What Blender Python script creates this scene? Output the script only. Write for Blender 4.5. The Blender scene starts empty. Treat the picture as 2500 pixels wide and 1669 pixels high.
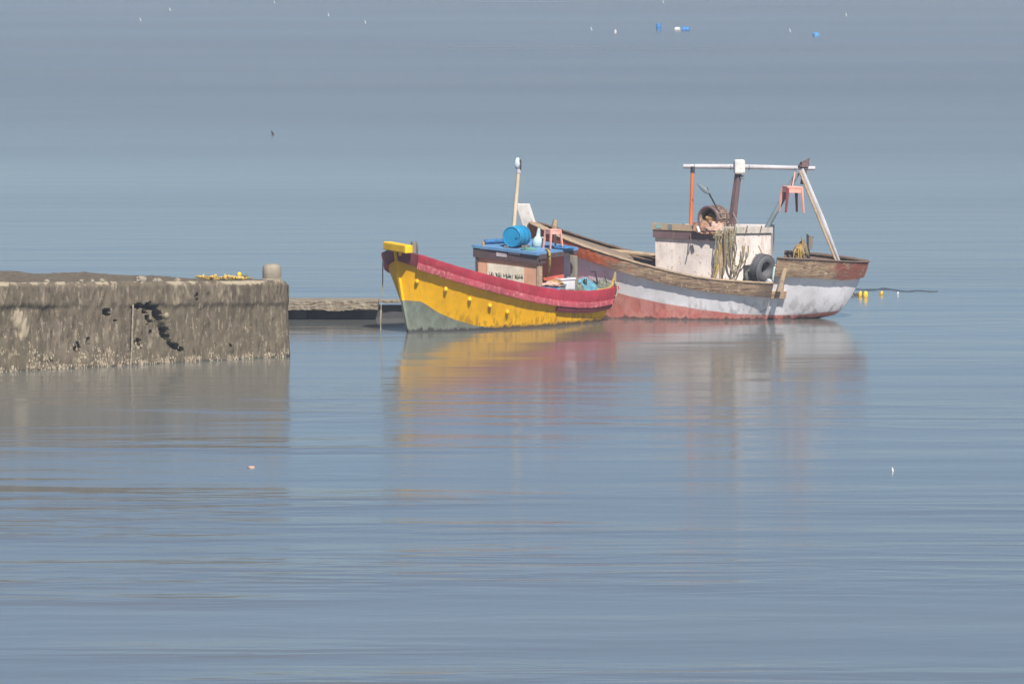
import bpy, math, random
import numpy as np
from mathutils import Vector, Matrix, noise
R = math.radians
random.seed(7)

# ------------------------------------------------------------------ camera, sky, sun, exposure
scene = bpy.context.scene
col = scene.collection
CAM_H, FOCAL = 11.7, 200.0
FPX = FOCAL / 36 * 2500
PITCH = math.atan((834.5 + 250) / FPX)
cam = bpy.data.cameras.new('camera')
cam.lens = FOCAL; cam.sensor_width = 36; cam.clip_start = 1; cam.clip_end = 60000
cam_o = bpy.data.objects.new('camera', cam); col.objects.link(cam_o)
cam_o.location = (0, 0, CAM_H); cam_o.rotation_euler = (math.pi / 2 - PITCH, 0, 0)
scene.camera = cam_o

SUN_EL, SUN_AZ = 47.5, 163.0          # azimuth from +Y towards +X: behind the camera, a little to its right
w = bpy.data.worlds.new('World'); scene.world = w; w.use_nodes = True
nt = w.node_tree; nt.nodes.clear()
sky = nt.nodes.new('ShaderNodeTexSky'); sky.sky_type = 'NISHITA'; sky.sun_disc = False
sky.sun_elevation = R(SUN_EL); sky.sun_rotation = R(SUN_AZ)
sky.air_density = 1.0; sky.dust_density = 0.3; sky.ozone_density = 9.5
bg = nt.nodes.new('ShaderNodeBackground'); bg.inputs['Strength'].default_value = 0.061
ow = nt.nodes.new('ShaderNodeOutputWorld')
nt.links.new(sky.outputs[0], bg.inputs[0]); nt.links.new(bg.outputs[0], ow.inputs[0])
sl = bpy.data.lights.new('sun', 'SUN'); sl.energy = 5.0; sl.angle = R(0.8); sl.color = (1.0, 0.94, 0.85)
so = bpy.data.objects.new('sun', sl); col.objects.link(so)
sd = Vector((math.sin(R(SUN_AZ)) * math.cos(R(SUN_EL)), math.cos(R(SUN_AZ)) * math.cos(R(SUN_EL)), math.sin(R(SUN_EL))))
so.rotation_euler = sd.to_track_quat('Z', 'Y').to_euler(); so.location = (20, -20, 60)
scene.view_settings.view_transform = 'Standard'; scene.view_settings.look = 'None'
scene.view_settings.exposure = 0.45; scene.view_settings.gamma = 1.0

# ------------------------------------------------------------------ measuring: a photo pixel at a known distance -> place in metres
def at(px, py, Y):
    a = (px - 1250) / FPX; b = (834.5 - py) / FPX
    t = Y / (math.cos(PITCH) + b * math.sin(PITCH))
    return Vector((a * t, Y, CAM_H + (-math.sin(PITCH) + b * math.cos(PITCH)) * t))
def on_water(px, py):
    b = (834.5 - py) / FPX
    t = CAM_H / (math.sin(PITCH) - b * math.cos(PITCH))
    return Vector(((px - 1250) / FPX * t, (math.cos(PITCH) + b * math.sin(PITCH)) * t, 0))

# ------------------------------------------------------------------ objects
def tag(o, label=None, cat=None, group=None, kind=None):
    if label: o['label'] = label
    if cat: o['category'] = cat
    if group: o['group'] = group
    if kind: o['kind'] = kind
    return o
WM = {}
def empty(name, loc, rz=0):
    o = bpy.data.objects.new(name, None); col.objects.link(o)
    o.location = loc; o.rotation_euler = (0, 0, rz); o.empty_display_size = .2
    WM[o] = Matrix.Translation(Vector(loc)) @ Matrix.Rotation(rz, 4, 'Z')
    return o
def rotm(rx=0, ry=0, rz=0):
    return Matrix.Rotation(rz, 3, 'Z') @ Matrix.Rotation(ry, 3, 'Y') @ Matrix.Rotation(rx, 3, 'X')
class MB:
    def __init__(s): s.v = []; s.f = []; s.att = {}
    def add(s, vs, fs):
        n = len(s.v); s.v += [Vector(p) for p in vs]; s.f += [tuple(i + n for i in f) for f in fs]; return s
    def box(s, c, size, m=None, taper=1.0):
        m = m or Matrix.Identity(3); c = Vector(c); vs = []
        for z in (-1, 1):
            k = taper if z > 0 else 1
            for x, y in ((-1, -1), (1, -1), (1, 1), (-1, 1)):
                vs.append(c + m @ Vector((x * size[0] / 2 * k, y * size[1] / 2 * k, z * size[2] / 2)))
        return s.add(vs, [(3, 2, 1, 0), (4, 5, 6, 7), (0, 1, 5, 4), (1, 2, 6, 5), (2, 3, 7, 6), (3, 0, 4, 7)])
    def prism(s, bot, top):
        n = len(bot); fs = [tuple(range(n))[::-1], tuple(range(n, 2 * n))]
        fs += [(i, (i + 1) % n, n + (i + 1) % n, n + i) for i in range(n)]
        return s.add(list(bot) + list(top), fs)
    def tube(s, pts, r, n=8, flat=1.0):
        pts = [Vector(p) for p in pts]; k = len(pts)
        rs = r if isinstance(r, (list, tuple)) else [r] * k
        vs = []; ref = None
        for i, p in enumerate(pts):
            d = (pts[min(i + 1, k - 1)] - pts[max(i - 1, 0)]).normalized()
            if ref is None or abs(ref.dot(d)) > .98: ref = Vector((0, 0, 1)) if abs(d.z) < .9 else Vector((1, 0, 0))
            x = (ref - d * ref.dot(d)).normalized(); y = d.cross(x); ref = x
            for j in range(n):
                a = 2 * math.pi * j / n
                vs.append(p + x * (math.cos(a) * rs[i]) + y * (math.sin(a) * rs[i] * flat))
        fs = []
        for i in range(k - 1):
            for j in range(n):
                fs.append((i * n + j, i * n + (j + 1) % n, (i + 1) * n + (j + 1) % n, (i + 1) * n + j))
        fs += [tuple(range(n))[::-1], tuple(range((k - 1) * n, k * n))]
        return s.add(vs, fs)
    def lathe(s, prof, c, m=None, n=20, closed=False):
        m = m or Matrix.Identity(3); c = Vector(c); k = len(prof); vs = []
        for r, z in prof:
            for j in range(n):
                a = 2 * math.pi * j / n; vs.append(c + m @ Vector((r * math.cos(a), r * math.sin(a), z)))
        fs = []
        for i in range(k if closed else k - 1):
            i2 = (i + 1) % k
            for j in range(n):
                fs.append((i * n + j, i * n + (j + 1) % n, i2 * n + (j + 1) % n, i2 * n + j))
        if not closed: fs += [tuple(range(n))[::-1], tuple(range((k - 1) * n, k * n))]
        return s.add(vs, fs)
    def blob(s, c, rad, m=None, nu=16, nv=10, amp=.2, freq=2.0, seed=0, bottom=-1.0):
        m = m or Matrix.Identity(3); c = Vector(c); vs = []
        for i in range(nv + 1):
            th = math.pi * i / nv
            for j in range(nu):
                a = 2 * math.pi * j / nu
                d = Vector((math.sin(th) * math.cos(a), math.sin(th) * math.sin(a), math.cos(th)))
                k = 1 + amp * noise.noise(d * freq + Vector((seed * 7.3, seed * 3.1, seed)))
                k += amp * .5 * noise.noise(d * freq * 2.7 + Vector((seed, seed * 5.1, 3)))
                p = Vector((d.x * rad[0] * k, d.y * rad[1] * k, max(d.z * k, bottom) * rad[2]))
                vs.append(c + m @ p)
        fs = [(i * nu + j, (i + 1) * nu + j, (i + 1) * nu + (j + 1) % nu, i * nu + (j + 1) % nu) for i in range(nv) for j in range(nu)]
        return s.add(vs, fs)
    def build(s, name, mat, parent=None, origin=None, smooth=False, bevel=0.0):
        if parent is not None: inv = WM[parent].inverted()
        else:
            if origin is None:
                a = np.array(s.v); origin = Vector(((a[:, 0].min() + a[:, 0].max()) / 2, (a[:, 1].min() + a[:, 1].max()) / 2, a[:, 2].min()))
            inv = Matrix.Translation(-Vector(origin))
        me = bpy.data.meshes.new(name)
        me.from_pydata([inv @ p for p in s.v], [], s.f)
        for k, vals in s.att.items():
            me.attributes.new(k, 'FLOAT', 'POINT').data.foreach_set('value', vals)
        me.materials.append(mat)
        if smooth:
            me.polygons.foreach_set('use_smooth', [True] * len(me.polygons))
            try: me.set_sharp_from_angle(angle=R(40))
            except Exception: pass
        me.update()
        o = bpy.data.objects.new(name, me); col.objects.link(o)
        if parent is not None:
            o.parent = parent; WM[o] = WM[parent].copy()
        else:
            o.location = origin; WM[o] = Matrix.Translation(Vector(origin))
        if bevel:
            b = o.modifiers.new('bevel', 'BEVEL'); b.width = bevel; b.segments = 2; b.limit_method = 'ANGLE'
        return o

# ------------------------------------------------------------------ materials
class NT:
    def __init__(s, name):
        s.m = bpy.data.materials.new(name); s.m.use_nodes = True; s.t = s.m.node_tree
        s.b = s.t.nodes['Principled BSDF']; s.tc = s.n('ShaderNodeTexCoord')
    def n(s, typ, **kw):
        x = s.t.nodes.new(typ)
        for k, v in kw.items(): setattr(x, k, v)
        return x
    def l(s, a, b): s.t.links.new(a, b)
    def put(s, sock, v):
        if hasattr(v, 'links'): s.l(v, sock)
        else: sock.default_value = v
    def noise(s, scale, detail=4, stretch=(1, 1, 1), rough=.6, dist=0.0, coord=None, off=(0, 0, 0)):
        mp = s.n('ShaderNodeMapping'); mp.inputs['Scale'].default_value = stretch; mp.inputs['Location'].default_value = off
        s.l(coord or s.tc.outputs['Object'], mp.inputs['Vector'])
        x = s.n('ShaderNodeTexNoise'); x.inputs['Scale'].default_value = scale; x.inputs['Detail'].default_value = detail
        x.inputs['Roughness'].default_value = rough; x.inputs['Distortion'].default_value = dist
        s.l(mp.outputs[0], x.inputs['Vector']); return x.outputs['Fac']
    def ramp(s, fac, lo, hi, a=0.0, b=1.0):
        x = s.n('ShaderNodeMapRange'); x.interpolation_type = 'SMOOTHSTEP'
        x.inputs['From Min'].default_value = lo; x.inputs['From Max'].default_value = hi
        x.inputs['To Min'].default_value = a; x.inputs['To Max'].default_value = b
        s.put(x.inputs['Value'], fac); return x.outputs[0]
    def mix(s, fac, a, b, mode='MIX'):
        x = s.n('ShaderNodeMix'); x.data_type = 'RGBA'; x.blend_type = mode
        s.put(x.inputs[0], fac)
        for i, v in ((6, a), (7, b)):
            if isinstance(v, tuple) and len(v) == 3: v = (*v, 1)
            s.put(x.inputs[i], v)
        return x.outputs[2]
    def math(s, op, a, b=None, c=None):
        x = s.n('ShaderNodeMath'); x.operation = op
        s.put(x.inputs[0], a)
        if b is not None: s.put(x.inputs[1], b)
        if c is not None: s.put(x.inputs[2], c)
        return x.outputs[0]
    def attr(s, name):
        x = s.n('ShaderNodeAttribute'); x.attribute_name = name; return x.outputs['Fac']
    def bump(s, h, strength=.5, dist=.02):
        x = s.n('ShaderNodeBump'); x.inputs['Strength'].default_value = strength; x.inputs['Distance'].default_value = dist
        s.l(h, x.inputs['Height']); s.l(x.outputs[0], s.b.inputs['Normal'])
    def done(s, color, rough=.6, spec=.3):
        s.put(s.b.inputs['Base Color'], (*color, 1) if isinstance(color, tuple) and len(color) == 3 else color)
        s.put(s.b.inputs['Roughness'], rough); s.b.inputs['Specular IOR Level'].default_value = spec
        return s.m
MC = {}
def paint(name, c, worn=None, wear=.35, rough=.55, streak=1.0, scale=3.0, dirt=(.10, .085, .07), bump=.35, spec=.3):
    """weathered paint: tonal drift, runs down the surface, chipped patches, fine relief"""
    if name in MC: return MC[name]
    t = NT(name)
    worn = worn or tuple(x * .55 + .06 for x in c)
    drift = t.noise(scale * .45, 3)
    base = t.mix(t.ramp(drift, .3, .7), tuple(min(1, x * 1.12) for x in c), tuple(x * .8 for x in c))
    run = t.noise(scale * 3, 4, (1, 1, .14), off=(3, 1, 7))
    base = t.mix(t.math('MULTIPLY', t.ramp(run, .52, .78), .55 * streak), base, worn)
    chip = t.noise(scale * 5, 5, (1, 1, .6), rough=.7, off=(9, 2, 4))
    lim = .74 - .24 * wear
    base = t.mix(t.ramp(chip, lim, lim + .07), base, worn)
    grime = t.noise(scale * 1.6, 4, (1, 1, .5), off=(1, 8, 2))
    base = t.mix(t.math('MULTIPLY', t.ramp(grime, .55, .8), .35 * streak), base, dirt)
    t.bump(t.math('ADD', chip, t.math('MULTIPLY', run, .6)), bump, .03)
    MC[name] = t.done(base, t.ramp(chip, .3, .8, rough - .08, min(1, rough + .25)), spec); return MC[name]
def wood(name, c, c2, grain=(1, 12, 12), rough=.85, scale=4.0):
    if name in MC: return MC[name]
    t = NT(name)
    g = t.noise(scale, 6, grain, rough=.7, dist=.6)
    b = t.noise(scale * .5, 3, off=(4, 4, 1))
    base = t.mix(t.ramp(g, .3, .72), c2, c)
    base = t.mix(t.math('MULTIPLY', t.ramp(b, .5, .75), .5), base, tuple(x * .45 for x in c2))
    t.bump(g, .6, .02)
    MC[name] = t.done(base, rough, .2); return MC[name]
def cloth(name, c, c2=None, rough=.9, scale=9.0):
    if name in MC: return MC[name]
    t = NT(name); c2 = c2 or tuple(x * .55 for x in c)
    n1 = t.noise(scale, 5, rough=.7); n2 = t.noise(scale * 6, 2)
    base = t.mix(t.ramp(n1, .35, .65), c2, c)
    t.bump(t.math('ADD', n1, t.math('MULTIPLY', n2, .3)), .7, .04)
    MC[name] = t.done(base, rough, .15); return MC[name]
def hull_mat(name, upper, upper_worn, lower, lower_worn, edge=.02, bootcol=(.05, .055, .05), slime=.12, chips=.5, mottle=None):
    """two paints meeting along the boot line stored on the vertices ('line' = height above that line, 'hz' = height above water)"""
    t = NT(name)
    ln = t.attr('line'); hz = t.attr('hz')
    run = t.noise(7, 5, (1, 1, .09), off=(3, 1, 7)); fine = t.noise(22, 5, (1, 1, .2), rough=.7)
    drift = t.noise(1.1, 3); pat = t.noise(3.2, 5, (1, 1, .45), rough=.7, off=(6, 3, 1))
    up = t.mix(t.ramp(drift, .3, .7), tuple(min(1, x * 1.08) for x in upper), tuple(x * .84 for x in upper))
    up = t.mix(t.math('MULTIPLY', t.ramp(run, .5, .72), .5), up, upper_worn)
    # runs of grime get denser close to the water
    low = t.ramp(hz, .12, .75, 1.0, 0.0)
    up = t.mix(t.math('MULTIPLY', t.math('MULTIPLY', t.ramp(run, .47, .6), low), .7), up, tuple(x * .55 for x in upper_worn))
    up = t.mix(t.ramp(fine, .74 - .1 * chips, .80 - .1 * chips), up, upper_worn)
    lo = t.mix(t.ramp(pat, .35, .68), lower, lower_worn)
    lo = t.mix(t.math('MULTIPLY', t.ramp(run, .5, .7), .5), lo, mottle or tuple(x * .5 for x in lower))
    wob = t.math('ADD', ln, t.math('MULTIPLY', t.math('SUBTRACT', run, .5), edge * 5))
    c = t.mix(t.ramp(wob, -edge, edge), lo, up)
    sl_ = t.math('ADD', hz, t.math('MULTIPLY', t.math('SUBTRACT', run, .5), .35))
    c = t.mix(t.ramp(sl_, slime * .3, slime, .92, 0.0), c, bootcol)
    t.bump(t.math('ADD', t.math('MULTIPLY', pat, .6), t.math('MULTIPLY', fine, .35)), .35, .03)
    return t.done(c, t.ramp(fine, .3, .8, .5, .8), .2)

M_white = paint('white_paint', (.66, .63, .60), (.36, .27, .20), .6, scale=2.2)
M_red = paint('red_paint', (.55, .05, .085), (.48, .17, .17), .35)
M_rubrail = paint('rubrail_paint', (.44, .075, .10), (.56, .28, .27), .75)
M_darkred = paint('dark_red_paint', (.20, .035, .05), (.28, .12, .11), .4)
M_yellow = paint('yellow_paint', (.92, .52, .01), (.72, .48, .25), .25, streak=.4)
M_pinkwall = paint('pink_wall_paint', (.56, .30, .20), (.60, .42, .30), .35, scale=2)
M_redwall = paint('red_wall_paint', (.56, .12, .08), (.36, .15, .12), .4)
M_fascia = paint('dark_fascia_paint', (.085, .06, .065), (.16, .09, .085), .3)
M_blue = paint('blue_roof_paint', (.11, .25, .44), (.22, .32, .40), .35, dirt=(.12, .14, .15))
M_drum = paint('blue_drum_plastic', (.012, .24, .46), (.05, .22, .30), .15, rough=.4, streak=.5)
M_cream = paint('cream_pole_paint', (.62, .50, .36), (.50, .42, .36), .2, streak=.4)
M_lamp = paint('pale_lamp_plastic', (.55, .66, .70), (.40, .52, .60), .2)
M_black = paint('black_rubber', (.035, .035, .042), (.10, .10, .11), .3, rough=.7)
M_sign = paint('sign_board_paint', (.70, .64, .52), (.52, .42, .30), .35, scale=4)
M_ink = paint('sign_ink', (.04, .06, .05), (.10, .12, .10), .2)
M_patch = paint('pale_patch', (.42, .37, .40), (.30, .25, .28), .3)
M_grey = paint('grey_plastic', (.19, .20, .20), (.28, .27, .25), .3)
M_greywood = wood('grey_weathered_wood', (.30, .27, .22), (.13, .115, .10), (1, 1, .12))
M_tan = wood('tan_worn_wood', (.52, .40, .27), (.24, .165, .11))
M_brown = wood('brown_worn_wood', (.27, .19, .14), (.095, .065, .055))
M_deck = wood('deck_wood', (.36, .27, .19), (.17, .125, .09))
M_pipe = paint('pale_pipe_paint', (.50, .48, .50), (.34, .30, .30), .2, rough=.45)
M_mast = paint('brown_mast_paint', (.15, .095, .10), (.26, .18, .15), .45)
M_orange = paint('orange_pole_paint', (.62, .16, .05), (.55, .25, .15), .15, streak=.3)
M_bluegrey = paint('blue_grey_pole_paint', (.16, .20, .22), (.26, .28, .28), .3)
M_pink = paint('pink_plastic', (.74, .36, .29), (.50, .24, .20), .1, rough=.45, streak=.3)
M_maroon = paint('maroon_plastic', (.25, .06, .065), (.22, .08, .08), .1, rough=.45, streak=.3)
M_rope = cloth('hemp_rope', (.36, .29, .18), (.16, .125, .075), scale=30)
M_ropepale = cloth('pale_rope', (.46, .41, .30), (.24, .21, .15), scale=30)
M_ropeyellow = cloth('yellow_rope', (.60, .42, .12), (.34, .23, .07), scale=30)
M_tarp = cloth('light_blue_tarp', (.16, .38, .46), (.08, .22, .30), .6, 5)
M_tarp2 = cloth('blue_tarp', (.06, .22, .45), (.03, .11, .26), .6, 8)
M_net = cloth('grey_green_net', (.24, .25, .19), (.08, .09, .07), scale=16)
M_nettan = cloth('orange_tan_net', (.50, .30, .12), (.26, .14, .06), scale=16)
M_clothp = cloth('purple_orange_cloth', (.46, .25, .14), (.12, .09, .11), scale=6)
M_clothpink = cloth('pale_pink_cloth', (.62, .42, .34), (.45, .27, .21))
M_wicker = cloth('wicker', (.42, .30, .20), (.13, .09, .08), scale=12)
M_dullwhite = paint('dull_white_plastic', (.50, .50, .52))
M_whiteplastic = paint('white_plastic', (.72, .72, .74), (.55, .54, .55), .1, rough=.4, streak=.3)
M_palejug = paint('pale_jug_plastic', (.45, .58, .60), (.35, .48, .50), .1, rough=.35, streak=.2)
M_yfloat = paint('yellow_float_plastic', (.80, .50, .03), (.60, .36, .05), .15, rough=.45, streak=.2)
M_bfloat = paint('blue_float_plastic', (.03, .20, .50), (.06, .22, .42), .15, rough=.45, streak=.2)
M_pilefloat = paint('faded_yellow_float', (.48, .34, .10), (.34, .25, .12), .3)
M_stone = paint('bollard_concrete', (.30, .26, .20), (.19, .155, .12), .5, rough=.9, scale=5, spec=.1)

# ------------------------------------------------------------------ the water
def make_water():
    t = NT('harbour_water')
    pos = t.n('ShaderNodeNewGeometry').outputs['Position']
    def wn(sc, stretch, detail=3, off=(0, 0, 0), rot=0.06, dist=0.0, rough=.5):
        mp = t.n('ShaderNodeMapping'); mp.inputs['Scale'].default_value = stretch
        mp.inputs['Rotation'].default_value = (0, 0, rot); mp.inputs['Location'].default_value = off
        t.l(pos, mp.inputs['Vector'])
        x = t.n('ShaderNodeTexNoise'); x.inputs['Scale'].default_value = sc; x.inputs['Detail'].default_value = detail
        x.inputs['Roughness'].default_value = rough; x.inputs['Distortion'].default_value = dist
        t.l(mp.outputs[0], x.inputs['Vector']); return x.outputs['Fac']
    swell = wn(.42, (.22, 1, 1), 1, rot=.09, dist=.3)           # long low undulations, crests lying across the view
    chop = wn(1.0, (.20, 1, 1), 2, off=(5, 3, 0), rot=.055, dist=.6)
    rip = wn(1.7, (.5, 1, 1), 2, off=(2, 9, 0), rot=-.04)
    # breeze patches, and slicks between them
    gust = wn(.035, (.25, 1, 1), 3, off=(11, 4, 0), rot=.05)
    slick = wn(.11, (.30, 1, 1), 3, off=(3, 14, 0), rot=.06)
    sx = t.n('ShaderNodeSeparateXYZ'); t.l(pos, sx.inputs[0])
    far = t.ramp(sx.outputs['Y'], 135, 420); near = t.ramp(sx.outputs['Y'], 142, 118)
    left = t.ramp(sx.outputs['X'], 6, -9)                          # the wash off the pier roughens the water before it
    wash = t.math('MULTIPLY', near, t.math('ADD', .10, t.math('MULTIPLY', left, .75)))
    gc = t.math('MULTIPLY', t.math('ADD', .22, wash), t.ramp(slick, .43, .58, .10, 1.5))
    gc = t.math('MULTIPLY', gc, t.ramp(sx.outputs['Y'], 165, 230, 1, .15))
    h = t.math('ADD', t.math('MULTIPLY', t.math('MULTIPLY', swell, t.ramp(sx.outputs['Y'], 165, 260, 1, .25)), .034), t.math('MULTIPLY', t.math('MULTIPLY', chop, .058), gc))
    h = t.math('ADD', h, t.math('MULTIPLY', t.math('MULTIPLY', rip, .016), t.math('ADD', t.ramp(sx.outputs['Y'], 165, 230, .28, .05), gc)))
    bp = t.n('ShaderNodeBump'); bp.inputs['Strength'].default_value = 1.0; bp.inputs['Distance'].default_value = 1.0
    t.l(h, bp.inputs['Height']); t.l(bp.outputs[0], t.b.inputs['Normal'])
    ro = t.math('ADD', t.ramp(far, 0, 1, .135, .255), t.math('MULTIPLY', t.math('SUBTRACT', gust, .5), .10))
    silt = wn(.05, (.4, 1, 1), 3, off=(1, 2, 0))
    c = t.mix(t.ramp(silt, .35, .65), (.120, .124, .116), (.134, .136, .124))
    t.put(t.b.inputs['Base Color'], c)
    t.put(t.b.inputs['Roughness'], ro); t.b.inputs['IOR'].default_value = 1.33
    t.b.inputs['Specular IOR Level'].default_value = .5
    mb = MB(); S = 8000
    mb.add([(-S, -S, 0), (S, -S, 0), (S, S, 0), (-S, S, 0)], [(0, 1, 2, 3)])
    o = mb.build('water', t.m, origin=(0, 0, 0)); tag(o, 'calm blue grey harbour water with long low ripples', 'water', kind='structure')
    return o
make_water()

# ------------------------------------------------------------------ near pier
PL = Vector((-12.668, 140.27)); PR = Vector((-5.711, 145.06))
PD = (PR - PL).normalized(); PN = Vector((PD.y, -PD.x)); PLEN = (PR - PL).length + .16
def wall_tz(px, py):
    k = math.tan(math.atan((px - 1250) / FPX))
    t = 0.0
    for _ in range(30):
        p = PL + PD * t; q = at(px, py, p.y); t += (q.x - p.x) / PD.x * .8
    return t, at(px, py, (PL + PD * t).y).z
def pier_top(t): return 2.21 - .27 * max(-.3, min(1.0, t / PLEN)) if t > -2.5 else 2.29
def make_pier():
    root = empty('concrete_pier', (PR.x - 3.5, PR.y - .5, 0))
    tag(root, 'broad weathered concrete pier with cracked, oyster crusted wall', 'pier')
    cracks = [(362, 747, 9), (371, 752, 9), (380, 760, 9), (386, 770, 11), (391, 782, 12), (395, 795, 13), (398, 808, 13), (403, 822, 12), (411, 836, 8),
              (419, 842, 7), (427, 847, 8), (436, 853, 7), (444, 858, 5), (327, 749, 8), (338, 747, 9), (347, 746, 7), (352, 762, 8), (360, 774, 6), (364, 784, 5),
              (258, 763, 9), (266, 770, 7), (281, 786, 5), (187, 842, 7), (187, 850, 9), (188, 860, 6), (214, 832, 6), (216, 840, 5), (337, 836, 9), (340, 845, 7),
              (368, 812, 5), (475, 722, 4), (120, 880, 5), (560, 845, 4), (520, 870, 4)]
    CT = [(*wall_tz(x, y), r / 97.0) for x, y, r in cracks]
    pale_spots = [(45, 770, 22), (50, 790, 26), (50, 808, 22), (410, 835, 8), (405, 770, 7), (490, 748, 8)]
    PT = [(*wall_tz(x, y), r / 97.0) for x, y, r in pale_spots]
    ts = list(np.arange(-13.0, PLEN - .3, .034)) + [PLEN - .3 + .3 * k / 8 for k in range(9)]
    nr = 84
    mb = MB(); pale = []; moss_shade = []
    ends = 9
    grid = []
    for i, t in enumerate(ts):
        zt = pier_top(t); rowv = []
        cut = max(0, t - (PLEN - .3)) / .3
        for j in range(nr + 1):
            f = j / nr; z = -.6 + (zt + .6) * f
            q = Vector((t * 1.0, z, 0))
            n1 = noise.noise(Vector((t * 1.3, z * .8, 1.7))); n2 = noise.noise(Vector((t * 5, z * 2.2, 4))); n3 = noise.noise(Vector((t * 14, z * 4.5, 9)))
            out = .05 * n1 + .035 * n2 + .028 * n3
            lipedge = zt - .60 + .07 * noise.noise(Vector((t * 2.1, 0, 5))) + .05 * noise.noise(Vector((t * 7, 0, 8)))
            lip = 1 / (1 + math.exp(-(z - lipedge) / .025))
            lipk = max(.15, .55 + .9 * noise.noise(Vector((t * .55, 2, 3))))
            out += .10 * lip * lipk + .06 * max(0, .9 - z)
            d = 0; ms = 0
            tw = t + .07 * noise.noise(Vector((t * 6, z * 6, 21))) + .05 * noise.noise(Vector((t * 15, z * 15, 31))); zw = z + .07 * noise.noise(Vector((t * 6, z * 6, 25))) + .05 * noise.noise(Vector((t * 15, z * 15, 37)))
            for ct, cz, cr in CT:
                r_ = math.hypot(tw - ct, zw - cz) / (cr * (.72 + .35 * n3 + .25 * n2))
                if r_ < 1.5: d = max(d, 1 - max(0, (r_ - .75) / .6)); ms = max(ms, 1 - max(0, (r_ - .9) / .7))
            out -= (.34 + .25 * n2) * max(0, min(1, d)) ** .8
            p_ = 0
            for ct, cz, cr in PT:
                r_ = math.hypot(t - ct, (z - cz)) / (cr * (1 + .6 * n2 + .5 * n3))
                if r_ < 1.3: p_ = max(p_, (1 - max(0, (r_ - .5) / .8)) * (.75 + .5 * n3))
            out += .03 * p_
            # round the top arris and the far corner
            top = max(0, z - (zt - .12)) / .12
            out -= .10 * top * top
            base = PL + PD * (t - .25 * (1 - math.cos(cut * math.pi / 2)) * 0) + PN * (out - .25 * (1 - math.cos(cut * math.pi / 2)))
            if cut > 0 and top > 0: z -= .18 * cut * cut * top
            lip_shade = math.exp(-((z - lipedge) / .09) ** 2) * (.15 + 1.0 * noise.noise(Vector((t * .8, 4, 7))) + .7 * n2)  # patchy shade along the lip's lower edge, painted into the colour
            rowv.append(len(mb.v)); mb.v.append(Vector((base.x, base.y, z + .012 * n3 * (f > .9))))
            pale.append(min(1, p_ + .9 * max(0, top - .1) * (.45 + 1.2 * n2 + .6 * n1 + (.35 if t < 2.0 else 0)) + .45 * lip * (.35 + n1 + .8 * n3)))
            moss_shade.append(max(0, min(1, max(ms * (.72 + .5 * n2), lip_shade, (.12 - z) / .15))))  # algae in the cracks and low down, plus the painted lip shade
        grid.append(rowv)
    for i in range(len(ts) - 1):
        for j in range(nr):
            mb.f.append((grid[i][j], grid[i + 1][j], grid[i + 1][j + 1], grid[i][j + 1]))
    # the top: from the arris to the back edge
    tops = []
    nb = 12
    for i, t in enumerate(ts):
        a = mb.v[grid[i][nr]]; f = (a.x + 22) / 16.3
        bk = Vector((a.x - .5, 147.0 + .5 * f + .0, 2.36 - .56 * f + .05 * noise.noise(Vector((t * .6, 3, 3)))))
        row = [grid[i][nr]]
        for k in range(1, nb + 1):
            g = k / nb; p = a.lerp(bk, g); p.z += .04 * noise.noise(Vector((p.x * 2, p.y * 2, 2))) + .02 * noise.noise(Vector((p.x * 7, p.y * 7, 2)))
            row.append(len(mb.v)); mb.v.append(p); pale.append(.15 + .5 * max(0, noise.noise(Vector((p.x * 1.2, p.y * 3, 6))))); moss_shade.append(.18 + .3 * max(0, noise.noise(Vector((p.x, p.y, 1)))))
        b2 = bk.copy(); b2.z = -.6; row.append(len(mb.v)); mb.v.append(b2); pale.append(0); moss_shade.append(.5)
        tops.append(row)
    for i in range(len(ts) - 1):
        for k in range(nb + 1):
            mb.f.append((tops[i][k], tops[i + 1][k], tops[i + 1][k + 1], tops[i][k + 1]))
    # the end face
    mb.f.append(tuple(grid[-1]) + tuple(tops[-1][1:]))
    mb.att = {'pale': pale, 'moss_shade': moss_shade}
    t = NT('weathered_concrete')
    st = t.noise(5, 6, (1, 1, .22), rough=.7); big = t.noise(.8, 4); fine = t.noise(26, 4, (1, 1, .4), rough=.7)
    c = t.mix(t.ramp(st, .3, .7), (.086, .070, .050), (.180, .146, .108))
    c = t.mix(t.math('MULTIPLY', t.ramp(big, .4, .7), .6), c, (.125, .108, .072))
    dab_ = t.noise(11, 3, (1, 1, .30), rough=.6, off=(5, 5, 2)); c = t.mix(t.ramp(dab_, .56, .68), c, (.25, .208, .155)); c = t.mix(t.ramp(dab_, .40, .30), c, (.07, .058, .044))
    c = t.mix(t.ramp(fine, .62, .75), c, (.28, .24, .18))
    c = t.mix(t.ramp(t.math('ADD', t.attr('pale'), t.math('MULTIPLY', t.math('SUBTRACT', st, .5), .8)), .35, .75), c, (.34, .285, .205))
    c = t.mix(t.ramp(t.math('ADD', t.attr('moss_shade'), t.math('MULTIPLY', t.math('SUBTRACT', st, .5), .7)), .35, .9), c, (.045, .050, .046))
    t.bump(t.math('ADD', st, t.math('MULTIPLY', fine, .5)), .8, .05)
    o = mb.build('pier_wall', t.done(c, .93, .1), root, smooth=True)
    # oysters and barnacles along the tide line
    ob = MB(); rr = random.Random(3)
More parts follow.
